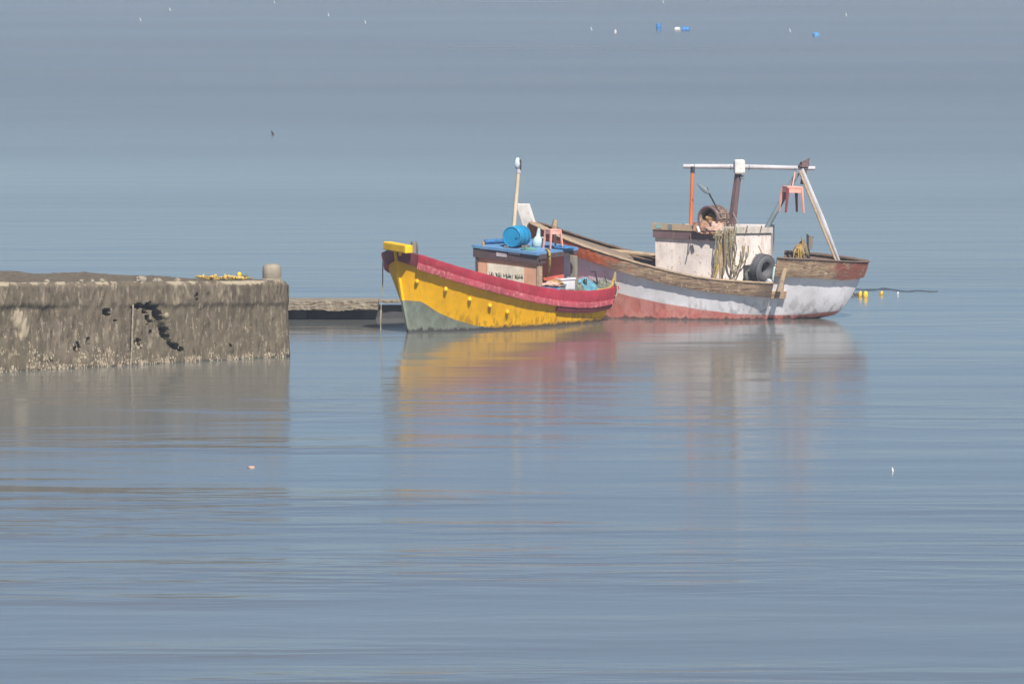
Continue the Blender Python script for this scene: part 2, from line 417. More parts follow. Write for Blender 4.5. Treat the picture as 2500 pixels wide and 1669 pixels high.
    def dab(t, z, s):
        p = PL + PD * t
        n1 = noise.noise(Vector((t * 1.3, z * .8, 1.7))); n2 = noise.noise(Vector((t * 5, z * 2.2, 4))); n3 = noise.noise(Vector((t * 14, z * 4.5, 9)))
        out = .05 * n1 + .035 * n2 + .028 * n3 + .06 * max(0, .9 - z)
        c_ = Vector((p.x + PN.x * out, p.y + PN.y * out, z))
        wv = s * rr.uniform(.25, .5); hh = s * rr.uniform(.7, 1.5); dp = s * rr.uniform(.3, .55)
        ux = Vector((PD.x, PD.y, rr.uniform(-.2, .2))); uz = Vector((PD.x * rr.uniform(-.2, .2), PD.y * rr.uniform(-.2, .2), 1)); un = Vector((PN.x, PN.y, rr.uniform(-.2, .4)))
        ob.add([c_ - uz * hh, c_ + ux * wv - uz * hh * .2, c_ + uz * hh, c_ - ux * wv + uz * hh * .1, c_ + un * dp - uz * hh * .25, c_ + un * dp * .8 + uz * hh * .4],
               [(0, 1, 4), (1, 5, 4), (1, 2, 5), (2, 3, 5), (3, 4, 5), (3, 0, 4)])
    for _ in range(4600):
        t_ = rr.uniform(-9, PLEN - .2)
        k = noise.noise(Vector((t_ * .9, 3, 2))) + .6 * noise.noise(Vector((t_ * 3.1, 7, 2)))
        left = max(0, min(1, (5.0 - t_) / 3.0))
        top = .16 + .55 * max(0, k + .05) * (.35 + .65 * left) + .16 * left
        z_ = rr.random() ** 1.3 * top * (1.5 if left > .3 else 1) - .02
        clump = noise.noise(Vector((t_ * 2.6, z_ * 2.0, 8))) + .5 * noise.noise(Vector((t_ * 7, z_ * 5, 3))) + (.25 if z_ < .12 else 0)
        if clump > .02 and rr.random() < .4 + .6 * left: dab(t_, z_, rr.uniform(.022, .062))
    for _ in range(800):                       # scattered shells higher on the wall
        t_ = rr.uniform(-9, PLEN - .2); z_ = rr.uniform(.2, 1.3)
        if noise.noise(Vector((t_ * 2, z_ * 2, 5))) > .08: dab(t_, z_, rr.uniform(.016, .042))
    t = NT('oyster_shell'); n = t.noise(14, 3)
    oo = ob.build('oyster_crust', t.done(t.mix(t.ramp(n, .3, .7), (.20, .165, .12), (.47, .40, .30)), .9, .1), root)
    oo['kind'] = 'stuff'
    # broken lumps of concrete left along the top edge
    for (x, y, s) in ((232, 683, .05), (350, 688, .12), (255, 686, .07), (385, 683, .06), (395, 684, .06), (120, 688, .06), (205, 686, .05), (440, 688, .07), (28, 655, .08)):
        t_, z_ = wall_tz(x, y); p = PL + PD * t_ - PN * (.12 if y > 660 else 3.8)
        zz = pier_top(t_) + s * .2 - (.1 if y < 660 else 0)
        MB().blob((p.x, p.y, zz), (s * 1.1, s, s), amp=.5, seed=x).build('concrete_lump', M_stone, root, smooth=True)
    return root
make_pier()

def make_bollard():
    t_ = 8.33; p = PL + PD * t_ - PN * .62; z0 = pier_top(t_) - .05
    root = empty('bollard', (p.x, p.y, z0)); tag(root, 'squat round concrete bollard on the tip of the pier', 'bollard')
    MB().lathe([(.0, -.05), (.27, -.05), (.275, .05), (.25, .075), (.0, .075)], (p.x, p.y, z0), n=24).build('base', M_stone, root, smooth=True)
    pr = [(.0, .06), (.235, .06), (.24, .2), (.235, .33), (.21, .40), (.15, .435), (.0, .445)]
    mb = MB().lathe(pr, (p.x, p.y, z0), n=26)
    for v in mb.v: v += Vector((noise.noise(v * 3), noise.noise(v * 3 + Vector((5, 5, 5))), noise.noise(v * 4))) * .012
    mb.build('post', M_stone, root, smooth=True)
make_bollard()

def rope_path(pts, jitter=0.0, n=6, seed=0):
    rr = random.Random(seed); out = []
    P = [Vector(p) for p in pts]
    for i in range(len(P) - 1):
        a, b = P[max(i - 1, 0)], P[i]; c, d = P[i + 1], P[min(i + 2, len(P) - 1)]
        for k in range(n):
            t = k / n
            q = .5 * ((2 * b) + (-a + c) * t + (2 * a - 5 * b + 4 * c - d) * t * t + (-a + 3 * b - 3 * c + d) * t ** 3)
            out.append(q + Vector((rr.uniform(-1, 1), rr.uniform(-1, 1), rr.uniform(-1, 1))) * jitter)
    out.append(P[-1]); return out

# yellow float line heaped on the pier
def make_float_line():
    rr = random.Random(5)
    a, b = at(482, 678, 144.4), at(608, 680, 145.4)
    root = empty('float_line', (a + b) / 2); tag(root, 'yellow net floats and line heaped on the pier edge', 'float line')
    for q in range(3):
        pts = []
        for i in range(26):
            f = i / 25; p = a.lerp(b, f); pts.append(p + Vector((rr.uniform(-.1, .1), rr.uniform(-.15, .15), rr.uniform(-.03, .04))))
        MB().tube(rope_path(pts, n=3), .016, 6).build('line', M_ropeyellow, root)
    for i in range(46):
        f = rr.random() ** 1.1; p = a.lerp(b, f) + Vector((0, rr.uniform(-.16, .16), rr.uniform(0, .06)))
        if .16 < f < .22 or f > .9: continue
        MB().blob(p, (.055, .035, .04), rotm(0, rr.uniform(-.4, .4), rr.uniform(0, 3)), nu=8, nv=6, amp=.05).build('float', M_pilefloat, root, smooth=True)
    p = at(584, 670, 145.3); MB().blob(p, (.06, .06, .065), nu=10, nv=8, amp=.05).build('float', M_yfloat, root, smooth=True)
    MB().blob(at(598, 674, 145.4), (.09, .06, .05), amp=.4, nu=10, nv=6).build('net_wad', M_net, root, smooth=True)
make_float_line()

# rope hanging down the pier wall into the water
t0, z0 = wall_tz(318, 742)
pts = []
for (x, y) in ((318, 742), (317, 770), (316, 800), (315, 830), (314, 860), (312, 885), (311, 905)):
    t_, z_ = wall_tz(x, y); p = PL + PD * t_ + PN * .14; pts.append((p.x, p.y, z_))
pts.append((pts[-1][0], pts[-1][1] - .1, -.3))
tag(MB().tube(rope_path(pts, .006, 4), .022, 7).build('hanging_rope', M_ropepale), 'pale rope hanging down the cracked pier wall into the water', 'rope')

# ------------------------------------------------------------------ low jetty behind
def make_jetty():
    Y = 157.5
    x0, x1, x2 = at(150, 730, Y).x, at(923, 730, Y).x, at(1125, 730, Y).x
    zt, zb = at(800, 735, Y).z, at(800, 756, Y).z
    root = empty('low_jetty', ((x0 + x1) / 2, Y + 1, 0)); tag(root, 'low concrete jetty with shadowed underside behind the yellow boat', 'jetty')
    t = NT('jetty_concrete'); st = t.noise(7, 6, (1, 1, .25), rough=.7); fine = t.noise(25, 4, (1, 1, .4)); big = t.noise(1.2, 3)
    c = t.mix(t.ramp(st, .3, .7), (.17, .14, .105), (.34, .285, .215)); c = t.mix(t.math('MULTIPLY', t.ramp(big, .5, .7), .5), c, (.16, .13, .10))
    c = t.mix(t.ramp(fine, .66, .76), c, (.50, .43, .33))
    t.bump(t.math('ADD', st, t.math('MULTIPLY', fine, .5)), .8, .05); mt = t.done(c, .92, .1)
    t = NT('wet_shaded_concrete'); n = t.noise(6, 5, (1, 1, .3)); md = t.done(t.mix(n, (.035, .037, .045), (.075, .075, .08)), .7, .3)  # wet concrete, with the shade under the deck painted into its colour
    def beam(xa, xb, Yf, top, bot, name, depth=1.3):
        mb = MB(); n = int((xb - xa) / .06) + 2; nz = 8; g = []
        for i in range(n):
            x = xa + (xb - xa) * i / (n - 1); row = []
            rag = .03 * noise.noise(Vector((x * 3, 1, 1))) + .035 * noise.noise(Vector((x * 9, 1, 4))) + (.03 if noise.noise(Vector((x * 1.1, 6, 6))) > .15 else 0)
            prof = [(Yf + depth, bot - rag + .02), (Yf + .25, bot - rag + .02)] + [(Yf - .025 * noise.noise(Vector((x * 5, k * .6, 2))) - .02 * noise.noise(Vector((x * 13, k * .3, 2))), bot - rag + (top - bot + rag) * k / nz) for k in range(nz + 1)]
            prof += [(Yf + .1, top + .02 + .03 * noise.noise(Vector((x * 4, 2, 2)))), (Yf + depth * .5, top + .04 * noise.noise(Vector((x * 2, 8, 2)))), (Yf + depth, top)]
            for (y, z) in prof: row.append(len(mb.v)); mb.v.append(Vector((x, y, z)))
            g.append(row)
        m = len(g[0])
        for i in range(n - 1):
            for k in range(m): mb.f.append((g[i][k], g[i][(k + 1) % m], g[i + 1][(k + 1) % m], g[i + 1][k]))
        mb.f.append(tuple(g[0])); mb.f.append(tuple(g[-1])[::-1])
        return mb.build(name, mt, root)
    beam(x0, x1, Y, zt, zb, 'edge_beam')
    beam(x1 + .012, x2, Y + .55, zt - .03, zb + .17, 'deck_slab', .75)
    MB().box(((x0 + x2) / 2, Y + 1.02, (zb - .55) / 2), (x2 - x0, .5, zb + .65)).build('back_wall', md, root)
    for x in (x0 + .8, x0 + 2.8, x0 + 4.8, x0 + 6.6, x1 - .25, x2 - .4):
        MB().box((x, Y + .62, zb / 2 - .25), (.32, .5, zb + .6)).build('pile', md, root)
make_jetty()

# ------------------------------------------------------------------ boats
def crom(tab, n):
    tab = np.array(tab, float); k = len(tab); out = []
    for u in np.linspace(0, k - 1, n):
        i = min(int(u), k - 2); t = u - i
        a, b, c, d = tab[max(i - 1, 0)], tab[i], tab[i + 1], tab[min(i + 2, k - 1)]
        out.append(.5 * (2 * b + (c - a) * t + (2 * a - 5 * b + 4 * c - d) * t * t + (-a + 3 * b - 3 * c + d) * t ** 3))
    return np.array(out)
class Boat:
    """columns of the table: rail aft, rail half breadth, rail height, waterline aft, waterline half breadth, flare exponent, profile exponent"""
    def __init__(s, X0, Y0, th, tab, n=90, keel=-.55, wob=.006):
        s.X0, s.Y0, s.c, s.s = X0, Y0, math.cos(R(th)), math.sin(R(th)); s.th = R(th)
        s.T = crom(tab, n); s.n = n; s.keel = keel; s.wob = wob
        s.root = None
    def w(s, a, port, z): return Vector((s.X0 + a * s.c + port * s.s, s.Y0 + a * s.s - port * s.c, z))
    def row(s, u):
        u = max(0, min(s.n - 1.0001, u)); i = int(u); return s.T[i] * (1 - (u - i)) + s.T[i + 1] * (u - i)
    def loc(s, u, v):
        ar, br, zr, aw, bw, eb, ea = s.row(u)
        if v >= 0: return aw + (ar - aw) * v ** ea, bw + (br - bw) * v ** eb, zr * v
        t = -v; return aw, bw * math.sqrt(max(0, 1 - t * t)) , s.keel * t
    def hull(s, mat, zline, name='hull', nv=16, nk=5, sheer_top=None):
        mb = MB(); line = []; hz = []
        vs = [-1 + k / nk for k in range(nk)] + [k / nv for k in range(nv + 1)]
        cols = {}
        for side in (1, -1):
            for i in range(s.n):
                for k, v in enumerate(vs):
                    a, b, z = s.loc(i, v)
                    wv = s.wob * (noise.noise(Vector((a * 1.7, z * 2.5, side * 3))) + .6 * noise.noise(Vector((a * 5, z * 5, side * 3))))
                    cols[side, i, k] = len(mb.v); mb.v.append(s.w(a, side * (b + wv), z)); line.append(z - zline(a)); hz.append(z)
        m = len(vs)
        for side in (1, -1):
            for i in range(s.n - 1):
                for k in range(m - 1):
                    q = (cols[side, i, k], cols[side, i + 1, k], cols[side, i + 1, k + 1], cols[side, i, k + 1])
                    mb.f.append(q if side > 0 else q[::-1])
        for i in (0, s.n - 1):
            for k in range(m - 1):
                q = (cols[1, i, k], cols[1, i, k + 1], cols[-1, i, k + 1], cols[-1, i, k])
                mb.f.append(q if i == 0 else q[::-1])
        mb.att = {'line': line, 'hz': hz}
        return mb.build(name, mat, s.root, smooth=True)
    def strip(s, name, mat, u0, u1, ztop, zbot, out_top, out_bot, inset=.03, side=1, n=None, rough=.0, seed=0, parent=None, upright=0.0):
        """a plank bent along the side; ztop/zbot are depths below the rail as functions of u"""
        n = n or int((u1 - u0) * 2) + 2; mb = MB(); g = []
        for i in range(n):
            u = u0 + (u1 - u0) * i / (n - 1); zr = s.row(u)[2]
            a0, b0, _ = s.loc(max(0, u - 1), 1.0); a1, b1, _ = s.loc(min(s.n - 1, u + 1), 1.0)
            d = math.hypot(a1 - a0, b1 - b0) or 1; na, nb = -(b1 - b0) / d, (a1 - a0) / d
            jt = rough * noise.noise(Vector((u * .5, 1 + seed, 2))) + rough * .6 * noise.noise(Vector((u * 1.7, 5 + seed, 2)))
            jb = rough * noise.noise(Vector((u * .6, 9 + seed, 2))); jo = rough * .5 * noise.noise(Vector((u * .9, 3 + seed, 7)))
            zt, zb = zr - ztop(u) + jt, zr - zbot(u) + jb
            row = []
            for z, o in ((zb, -inset), (zb, out_bot + jo), (zb + (zt - zb) * .5, (out_bot + out_top) / 2 + jo + .012), (zt, out_top + jo), (zt, -inset)):
                a, b, _ = s.loc(u, max(0, min(1, z / zr)))
                if upright and o > 0:
                    a2, b2, _ = s.loc(u, max(0, min(1, zt / zr))); a += (a2 - a) * upright; b += (b2 - b) * upright
                row.append(s.w(a + na * o, side * (b + nb * o), z))
            g.append(row)
        m = 5
        for row in g: mb.v += row
        for i in range(n - 1):
            for k in range(m):
                q = (i * m + k, (i + 1) * m + k, (i + 1) * m + (k + 1) % m, i * m + (k + 1) % m)
                mb.f.append(q if side > 0 else q[::-1])
        mb.f.append(tuple(range(m))); mb.f.append(tuple(range((n - 1) * m, n * m)))
        return mb.build(name, mat, parent or s.root, smooth=True)
    def inside(s, mat_wall, mat_deck, depth, u0, u1, thick=.07):
        """inner side of the bulwark and the deck"""
        for side in (1, -1):
            mb = MB(); n = int(u1 - u0) + 1
            for i in range(n):
                a, b, z = s.loc(u0 + i, 1.0); d = depth(a)
                for k in range(4):
                    zz_ = z - .004 + (d - z) * k / 3; a2, b2, _ = s.loc(u0 + i, max(0, zz_ / z)); mb.v.append(s.w(a2, side * max(.01, b2 - thick), zz_))
            for i in range(n - 1):
                for k in range(3):
                    q = (4 * i + k, 4 * i + k + 1, 4 * i + k + 5, 4 * i + k + 4); mb.f.append(q if side < 0 else q[::-1])
            mb.build('bulwark_lining', mat_wall, s.root, smooth=True)
        mb = MB(); n = int(u1 - u0) + 1
        for i in range(n):
            a, b, z = s.loc(u0 + i, 1.0); d = depth(a); a, b, _ = s.loc(u0 + i, max(0, d / z)); b = max(.01, b - thick - .01)
            mb.v += [s.w(a, b, d), s.w(a, 0, d + .05), s.w(a, -b, d)]
        for i in range(n - 1):
            for k in (0, 1): mb.f.append((3 * i + k, 3 * i + k + 1, 3 * i + 4 + k, 3 * i + 3 + k))
        mb.build('deck', mat_deck, s.root)

# ---------- the yellow boat
YT = [(-.50, .06, 2.30, 0, .05, 1.0, .8), (-.35, .55, 2.18, .10, .12, 1.1, .85), (-.10, 1.0, 2.04, .30, .25, 1.15, .9), (.30, 1.20, 1.89, .62, .42, 1.15, 1),
      (.90, 1.34, 1.71, 1.12, .60, 1.1, 1), (1.6, 1.40, 1.53, 1.75, .76, 1.05, 1), (2.4, 1.40, 1.35, 2.45, .88, 1, 1), (3.2, 1.36, 1.18, 3.2, .93, 1, 1),
      (4.0, 1.28, 1.05, 4.0, .98, 1, 1), (5.0, 1.14, .94, 4.9, .90, 1, 1), (6.0, .97, .895, 5.8, .74, 1, .9), (6.9, .82, .95, 6.55, .52, 1, .8)]
g_ = on_water(1001, 811)
YB = Boat(g_.x, g_.y, 42, YT)
YB.root = empty('yellow_fishing_boat', YB.w(3.2, 0, 0), R(42))
tag(YB.root, 'small wooden fishing boat, yellow hull with red rail and blue roofed cabin', 'boat')
zl_y = lambda a: float(np.interp(a, [-.6, 0, .5, 1, 1.6, 2.4, 3.2, 7], [.93, .86, .54, .33, .16, .02, -.08, -.3]))
M_yhull = hull_mat('yellow_hull_paint', (.95, .48, .0), (.66, .36, .03), (.17, .20, .16), (.26, .29, .23), .012, (.055, .05, .055), .13, .3, (.20, .10, .10))
def yi(a):                                     # station index of the rail at a given distance aft
    return float(np.interp(a, YB.T[:, 0], np.arange(YB.n)))
YB.hull(M_yhull, zl_y)
ly = lambda u, p, q: p + (q - p) * (u / (YB.n - 1))
for side in (1, -1):
    YB.strip('bulwark_plank', M_red, yi(-.28), YB.n - 1, lambda u: -.02, lambda u: float(np.interp(u, [0, 30, 60, 89], [.21, .23, .27, .34])), .045, .05, side=side, rough=.008)
    YB.strip('rub_rail', M_rubrail, yi(-.28), YB.n - 1, lambda u: float(np.interp(u, [0, 30, 60, 89], [.20, .22, .26, .33])), lambda u: float(np.interp(u, [0, 30, 60, 89], [.37, .40, .43, .47])), .06, .115, side=side, rough=.018, seed=4)
    YB.strip('bow_block', M_darkred, .4, yi(-.28), lambda u: 0.0, lambda u: .34, .055, .07, side=side)
    YB.strip('stern_plank', M_darkred, yi(4.35), YB.n - 1, lambda u: ly(u, .43, .47), lambda u: ly(u, .58, .60), .09, .075, side=side)
YB.inside(M_darkred, M_deck, lambda a: float(np.interp(a, [-1, .5, 2, 4, 7], [1.95, 1.45, .95, .62, .55])), 2, YB.n - 1)
# transom cap
MB().box(YB.w(6.9, 0, .93), (.10, 1.66, .10), rotm(0, 0, R(42))).build('transom_cap', M_red, YB.root)
# stem post
mb = MB(); pf = []
for z in np.linspace(-.3, 2.42, 12):
    a = -.50 * (max(z, 0) / 2.30) ** .8; pf.append((a, z))
for (a, z) in pf:
    mb.v += [YB.w(a - .07, .035, z), YB.w(a - .07, -.035, z), YB.w(a + .12, -.07, z), YB.w(a + .12, .07, z)]
for i in range(len(pf) - 1):
    for k in range(4): mb.f.append((4 * i + k, 4 * i + (k + 1) % 4, 4 * i + 4 + (k + 1) % 4, 4 * i + 4 + k))
mb.f += [(0, 1, 2, 3), tuple(range(len(mb.v) - 4, len(mb.v)))]
mb.att = {'line': [v.z - .88 for v in mb.v], 'hz': [v.z for v in mb.v]}
mb.build('stem', M_yhull, YB.root)
# bow cross beam with peg, and the bitt post behind it
ca, cb = at(944, 599, 153.3), at(999, 609, 152.3)
d = cb - ca
cbm = MB(); mz = Vector((0, 0, 1)); dx = d.normalized(); dyv = mz.cross(dx).normalized(); dzv = dx.cross(dyv)
mm = Matrix((dx, dyv, dzv)).transposed()
cbm.box((ca + cb) / 2, (d.length, .24, .22), mm).build('cross_beam', M_yellow, YB.root, bevel=.03)
pg = at(977, 616, 152.6); MB().lathe([(.0, -.09), (.04, -.085), (.045, .1), (.0, .1)], pg, n=10).build('peg', M_yellow, YB.root, smooth=True)
p = at(1010, 612, 153.0); MB().tube([p - Vector((0, 0, .5)), p, p + Vector((.01, 0, .24))], [.075, .075, .085], 10).build('bitt_post', M_greywood, YB.root)
p2 = p + Vector((.1, 0, .02)); MB().tube([p2 - Vector((0, 0, .2)), p2 + Vector((0, 0, .1)), p2 + Vector((-.03, 0, .2))], .02, 6).build('bitt_pin', M_brown, YB.root)
# bolt heads along the bow
for (x, y) in ((1018, 688), (1088, 706), (1146, 730), (1195, 746), (1239, 762)):
    best = None
    for u in np.linspace(3, 60, 170):
        for v in np.linspace(.05, .9, 60):
            q = YB.w(*YB.loc(u, v))
            e = (at(x, y, q.y) - q).length
            if best is None or e < best[0]: best = (e, u, v)
    q = YB.w(*YB.loc(best[1], best[2])); nrm = Vector((YB.s * .8 - .3, -YB.c, -.1)).normalized()
    MB().blob(q + nrm * .03, (.055, .06, .065), nu=10, nv=7, amp=.2, seed=x).build('bolt', M_yellow, YB.root, smooth=True)

# cabin of the yellow boat
Ba, Bp = 3.73, 1.05; Aa, Ap = 3.2, -.9; Ca = 5.07
def yc(a, p, z): return YB.w(a, p, z)
zA, zB = 2.28, 2.06
def zroof(a, p):                              # the roof sits a little higher to starboard and astern
    f = (Bp - p) / (Bp - Ap); return zB + .16 * f + .05 * (a - Ba)
cab = None
mb = MB(); cn = [(Aa, Ap), (Ba, Bp), (Ba + .14, Bp - .02), (Ba + .14, .66), (Ca, .60), (Ca - .4, Ap)]
mb.prism([yc(a, p, .55) for a, p in cn][::-1], [yc(a, p, zroof(a, p) - .06) for a, p in cn][::-1])
cab = mb.build('cabin', M_pinkwall, YB.root)
def quadbox(P0, P1, zb0, zb1, zt0, zt1, off, th, name, mat, parent):
    """board lying on a wall from P0 to P1 (plan), standing `off` proud of it"""
    P0 = Vector((P0[0], P0[1], 0)); P1 = Vector((P1[0], P1[1], 0)); d = (P1 - P0).normalized(); n = Vector((d.y, -d.x, 0))
    i0, i1 = P0 + n * off, P1 + n * off; o0, o1 = P0 + n * (off + th), P1 + n * (off + th)
    z = lambda p, h: Vector((p.x, p.y, h))
    return MB().prism([z(o0, zb0), z(o1, zb1), z(i1, zb1), z(i0, zb0)], [z(o0, zt0), z(o1, zt1), z(i1, zt1), z(i0, zt0)]).build(name, mat, parent)
A_, B_, B2_ = yc(Aa, Ap, 0), yc(Ba, Bp, 0), yc(Ba + .14, Bp - .02, 0)
rA, rB, rB2 = zroof(Aa, Ap), zroof(Ba, Bp), zroof(Ba + .14, Bp)
quadbox(A_.lerp(B_, -.03), A_.lerp(B_, 1.02), rA - .33, rB - .33, rA - .05, rB - .05, .005, .07, 'fascia_board', M_fascia, cab)
quadbox(B_, B2_.lerp(B_, -.6), rB - .33, rB2 - .30, rB - .055, rB2 - .02, .005, .07, 'fascia_board', M_fascia, cab)
quadbox(B_.lerp(A_, .015), B_, .8, .8, rB - .34, rB - .34, .004, .03, 'corner_post', M_tan, cab)
quadbox(A_, A_.lerp(B_, .03), .9, .9, rA - .34, rA - .34, .004, .05, 'corner_post', M_fascia, cab)
quadbox(B_, B2_, .75, .75, rB - .34, rB2 - .34, .002, .02, 'corner_panel', M_tan, cab)
# recessed port wall
R0, R1 = yc(Ba + .14, .66, 0), yc(Ca, .60, 0)
quadbox(R0, R1, .62, .62, zroof(4, .42) - .08, zroof(5, .42) - .08, .003, .02, 'side_panel', M_redwall, cab)
# roof
rc = [(Aa - .12, Ap - .06), (Ba - .13, Bp + .10), (Ca + .12, Bp + .02), (Ca + .1, Ap + .1)]
mb = MB().prism([yc(a, p, zroof(a, p) - .07) for a, p in rc][::-1], [yc(a, p, zroof(a, p)) for a, p in rc][::-1])
roof = mb.build('roof', M_blue, cab)
quadbox(yc(Ba - .05, Bp + .03, 0), yc(Ca + .1, Bp - .05, 0), zroof(Ba, Bp) - .20, zroof(Ca, Bp) - .17, zroof(Ba, Bp) - .06, zroof(Ca, Bp) - .06, .02, .05, 'eave_board', M_fascia, cab)
# pale patches on the fascia and the painted sign
for (f0, f1, t0, t1) in ((.085, .19, .035, .105), (.35, .515, .12, .235), (.545, .73, .06, .14)):
    quadbox(A_.lerp(B_, f0), A_.lerp(B_, f1), rA + (rB - rA) * f0 - t1, rA + (rB - rA) * f1 - t1, rA + (rB - rA) * f0 - t0, rA + (rB - rA) * f1 - t0, .076, .012, 'patch', M_patch, cab)
zs1, zs0 = rA - .52, .90
S0, S1 = A_.lerp(B_, .185), A_.lerp(B_, .765)
sign = quadbox(S0, S1, zs0, zs0 - .02, rA + (rB - rA) * .2 - .46, rA + (rB - rA) * .76 - .46, .006, .02, 'sign_board', M_sign, cab)
def lettering():
    rr = random.Random(12)
    n = Vector(((B_ - A_).y, -(B_ - A_).x, 0)).normalized(); du = (S1 - S0).normalized(); L = (S1 - S0).length
    zmid = 1.40; mb = None
    def stroke(u, z0, z1, wd, lean):
        nonlocal mb
        p = S0 + du * (u * L) + n * .0285; q = p + du * lean
        b0 = Vector((p.x, p.y, z0 - .05 * u)); b1 = Vector((q.x, q.y, z1 - .05 * u)); w2 = du * wd
        mb.prism([b0, b0 + w2, b0 + w2 + n * .003, b0 + n * .003], [b1, b1 + w2, b1 + w2 + n * .003, b1 + n * .003])
    groups = [(.07, .17, 4), (.25, .38, 5), (.45, .47, 1), (.53, .68, 6), (.77, .80, 2), (.84, .95, 3)]
    for g0, g1, k in groups:
        mb = MB()
        for i in range(k):
            u = g0 + (g1 - g0) * (i / max(1, k - 1)) + rr.uniform(-.006, .006)
            h = rr.uniform(.09, .15); zz = zmid + rr.uniform(-.02, .02)
            stroke(u, zz - h * .5, zz + h * .5, rr.uniform(.014, .022), rr.uniform(-.03, .02))
            if rr.random() < .55: stroke(u + .012, zz - h * .4, zz - h * .05, .035, rr.uniform(-.01, .02))
        o = mb.build('painted_word', M_ink, cab); o['kind'] = 'stuff'
lettering()

# things on the yellow boat's roof
def rp(px, Y, up=0.0):                          # a point on that roof
    x = at(px, 610, Y).x
    rel = (x - YB.X0, Y - YB.Y0); a = rel[0] * YB.c + rel[1] * YB.s; p = rel[0] * YB.s - rel[1] * YB.c
    return Vector((x, Y, zroof(a, p) + up))
def drum(c, r, L, rz, tilt=0.0, name='drum', mat=None, lab=None, cat='drum', grp=None, upright=False):
    m = rotm(0, 0, rz) @ rotm(math.pi / 2 + tilt if not upright else tilt, 0, 0)
    root = empty(name, c - Vector((0, 0, r if not upright else 0))); 
    pr = [(0, -L / 2 + .02), (r * .9, -L / 2 + .02), (r * .93, -L / 2), (r, -L / 2 + .015), (r, -L * .2), (r * 1.035, -L * .18), (r, -L * .15), (r, L * .15), (r * 1.035, L * .18), (r, L * .2), (r, L / 2 - .015), (r * .93, L / 2), (r * .9, L / 2 - .02), (0, L / 2 - .02)]
    MB().lathe(pr, c, m, 28).build('body', mat, root, smooth=True)
    for s_ in (-1, 1):
        q = c + m @ Vector((r * .55, 0, s_ * (L / 2 - .01))); MB().lathe([(0, -.02), (.035, -.02), (.035, .02), (0, .02)], q, m, 10).build('bung', mat, root)
    tag(root, lab, cat, grp); return root
dc = rp(1262, 155.75, .29)
drum(dc, .285, .62, R(-28), mat=M_drum, lab='bright blue plastic drum lying on the blue cabin roof')
for k, (dx_, sz) in enumerate(((-.26, .07), (.27, .08))):
    q = dc + Vector((dx_ * .9, -.1, -.27))
    tag(MB().box(q, (.1, .3, .06), rotm(0, 0, R(-28))).build('wedge', M_greywood), ('small wooden wedge under the drum, on its mast side' if k else 'small wooden wedge under the drum, on its rolled tarpaulin side'), 'wedge')
mroot = empty('mast', rp(1250, 156.15)); tag(mroot, 'slim cream mast with pale lamp standing behind the blue drum', 'mast')
m0, m1 = rp(1251, 156.15), at(1266, 418, 156.15)
MB().tube([m0, m0.lerp(m1, .5), m1], [.062, .055, .05], 12).build('pole', M_cream, mroot, smooth=True)
lp = at(1266, 401, 156.15)
MB().blob(lp + Vector((-.03, -.02, .02)), (.08, .09, .16), nu=12, nv=8, amp=.25, seed=2).build('lamp', M_lamp, mroot, smooth=True)
MB().box(lp + Vector((.055, .0, -.01)), (.045, .13, .27)).build('lamp_bracket', M_black, mroot, bevel=.01)
MB().tube([m1 - Vector((0, 0, .05)), m1 + Vector((.01, 0, .06))], .065, 10).build('collar', M_pipe, mroot)
# rolled tarpaulin
q0, q1 = rp(1183, 156.1, .07), rp(1242, 156.35, .08)
mb = MB(); pts = [q0.lerp(q1, k / 10) + Vector((0, 0, .015 * noise.noise(Vector((k * .7, 1, 1))))) for k in range(11)]
mb.tube(pts, [.06 + .014 * noise.noise(Vector((k * .9, 4, 1))) for k in range(11)], 10); tag(mb.build('rolled_tarpaulin', M_tarp2, smooth=True), 'rolled blue tarpaulin lying along the back of the cabin roof', 'tarpaulin')
q = rp(1180, 155.8); tag(MB().tube([q - Vector((0, 0, .03)), q + Vector((0, 0, .13))], [.045, .035], 8).build('wood_stub', M_tan), 'tan wooden stub at the corner of the blue roof', 'post')
# jug, stool, folded tarp, rope on the roof
q = rp(1312, 155.9)
jr = empty('plastic_jug', q); tag(jr, 'pale plastic jug with pointed neck beside the drum', 'jug')
MB().lathe([(0, 0), (.13, 0), (.15, .05), (.145, .17), (.10, .24), (.06, .29), (.05, .42), (.035, .5), (0, .51)], q, rotm(0, .08, 0), 18).build('body', M_palejug, jr, smooth=True)
MB().tube(rope_path([q + Vector((.13, -.02, .1)), q + Vector((.22, -.03, .17)), q + Vector((.12, -.02, .26))], n=5), .016, 8).build('handle', M_palejug, jr, smooth=True)
def stool(c, s, rz, label, mat, matleg, tilt=(0, 0), name='plastic_stool'):
    m = rotm(tilt[0], tilt[1], rz); c = Vector(c)
    root = empty(name, c); tag(root, label, 'stool')
    MB().box(c + m @ Vector((0, 0, .46 * s)), (.30 * s, .30 * s, .035 * s), m).build('seat', mat, root, bevel=.012)
    for q in ((-1, -1), (1, -1), (1, 1), (-1, 1)):
        top = c + m @ Vector((q[0] * .13 * s, q[1] * .13 * s, .45 * s)); bot = c + m @ Vector((q[0] * .175 * s, q[1] * .175 * s, 0))
        MB().tube([bot, top], [.02 * s, .034 * s], 4).build('leg', matleg[(q[0] > 0) + (q[1] > 0)] if isinstance(matleg, list) else matleg, root)
    for k in range(4):
        a = k * math.pi / 2; c2 = c + m @ Vector((math.cos(a) * .14 * s, math.sin(a) * .14 * s, .40 * s))
        MB().box(c2, (.02 * s, .28 * s, .075 * s), m @ rotm(0, 0, a)).build('apron', mat, root)
    return root
stool(rp(1350, 155.55), 1.12, R(30), 'pink plastic stool standing on the blue cabin roof', M_pink, M_pink)
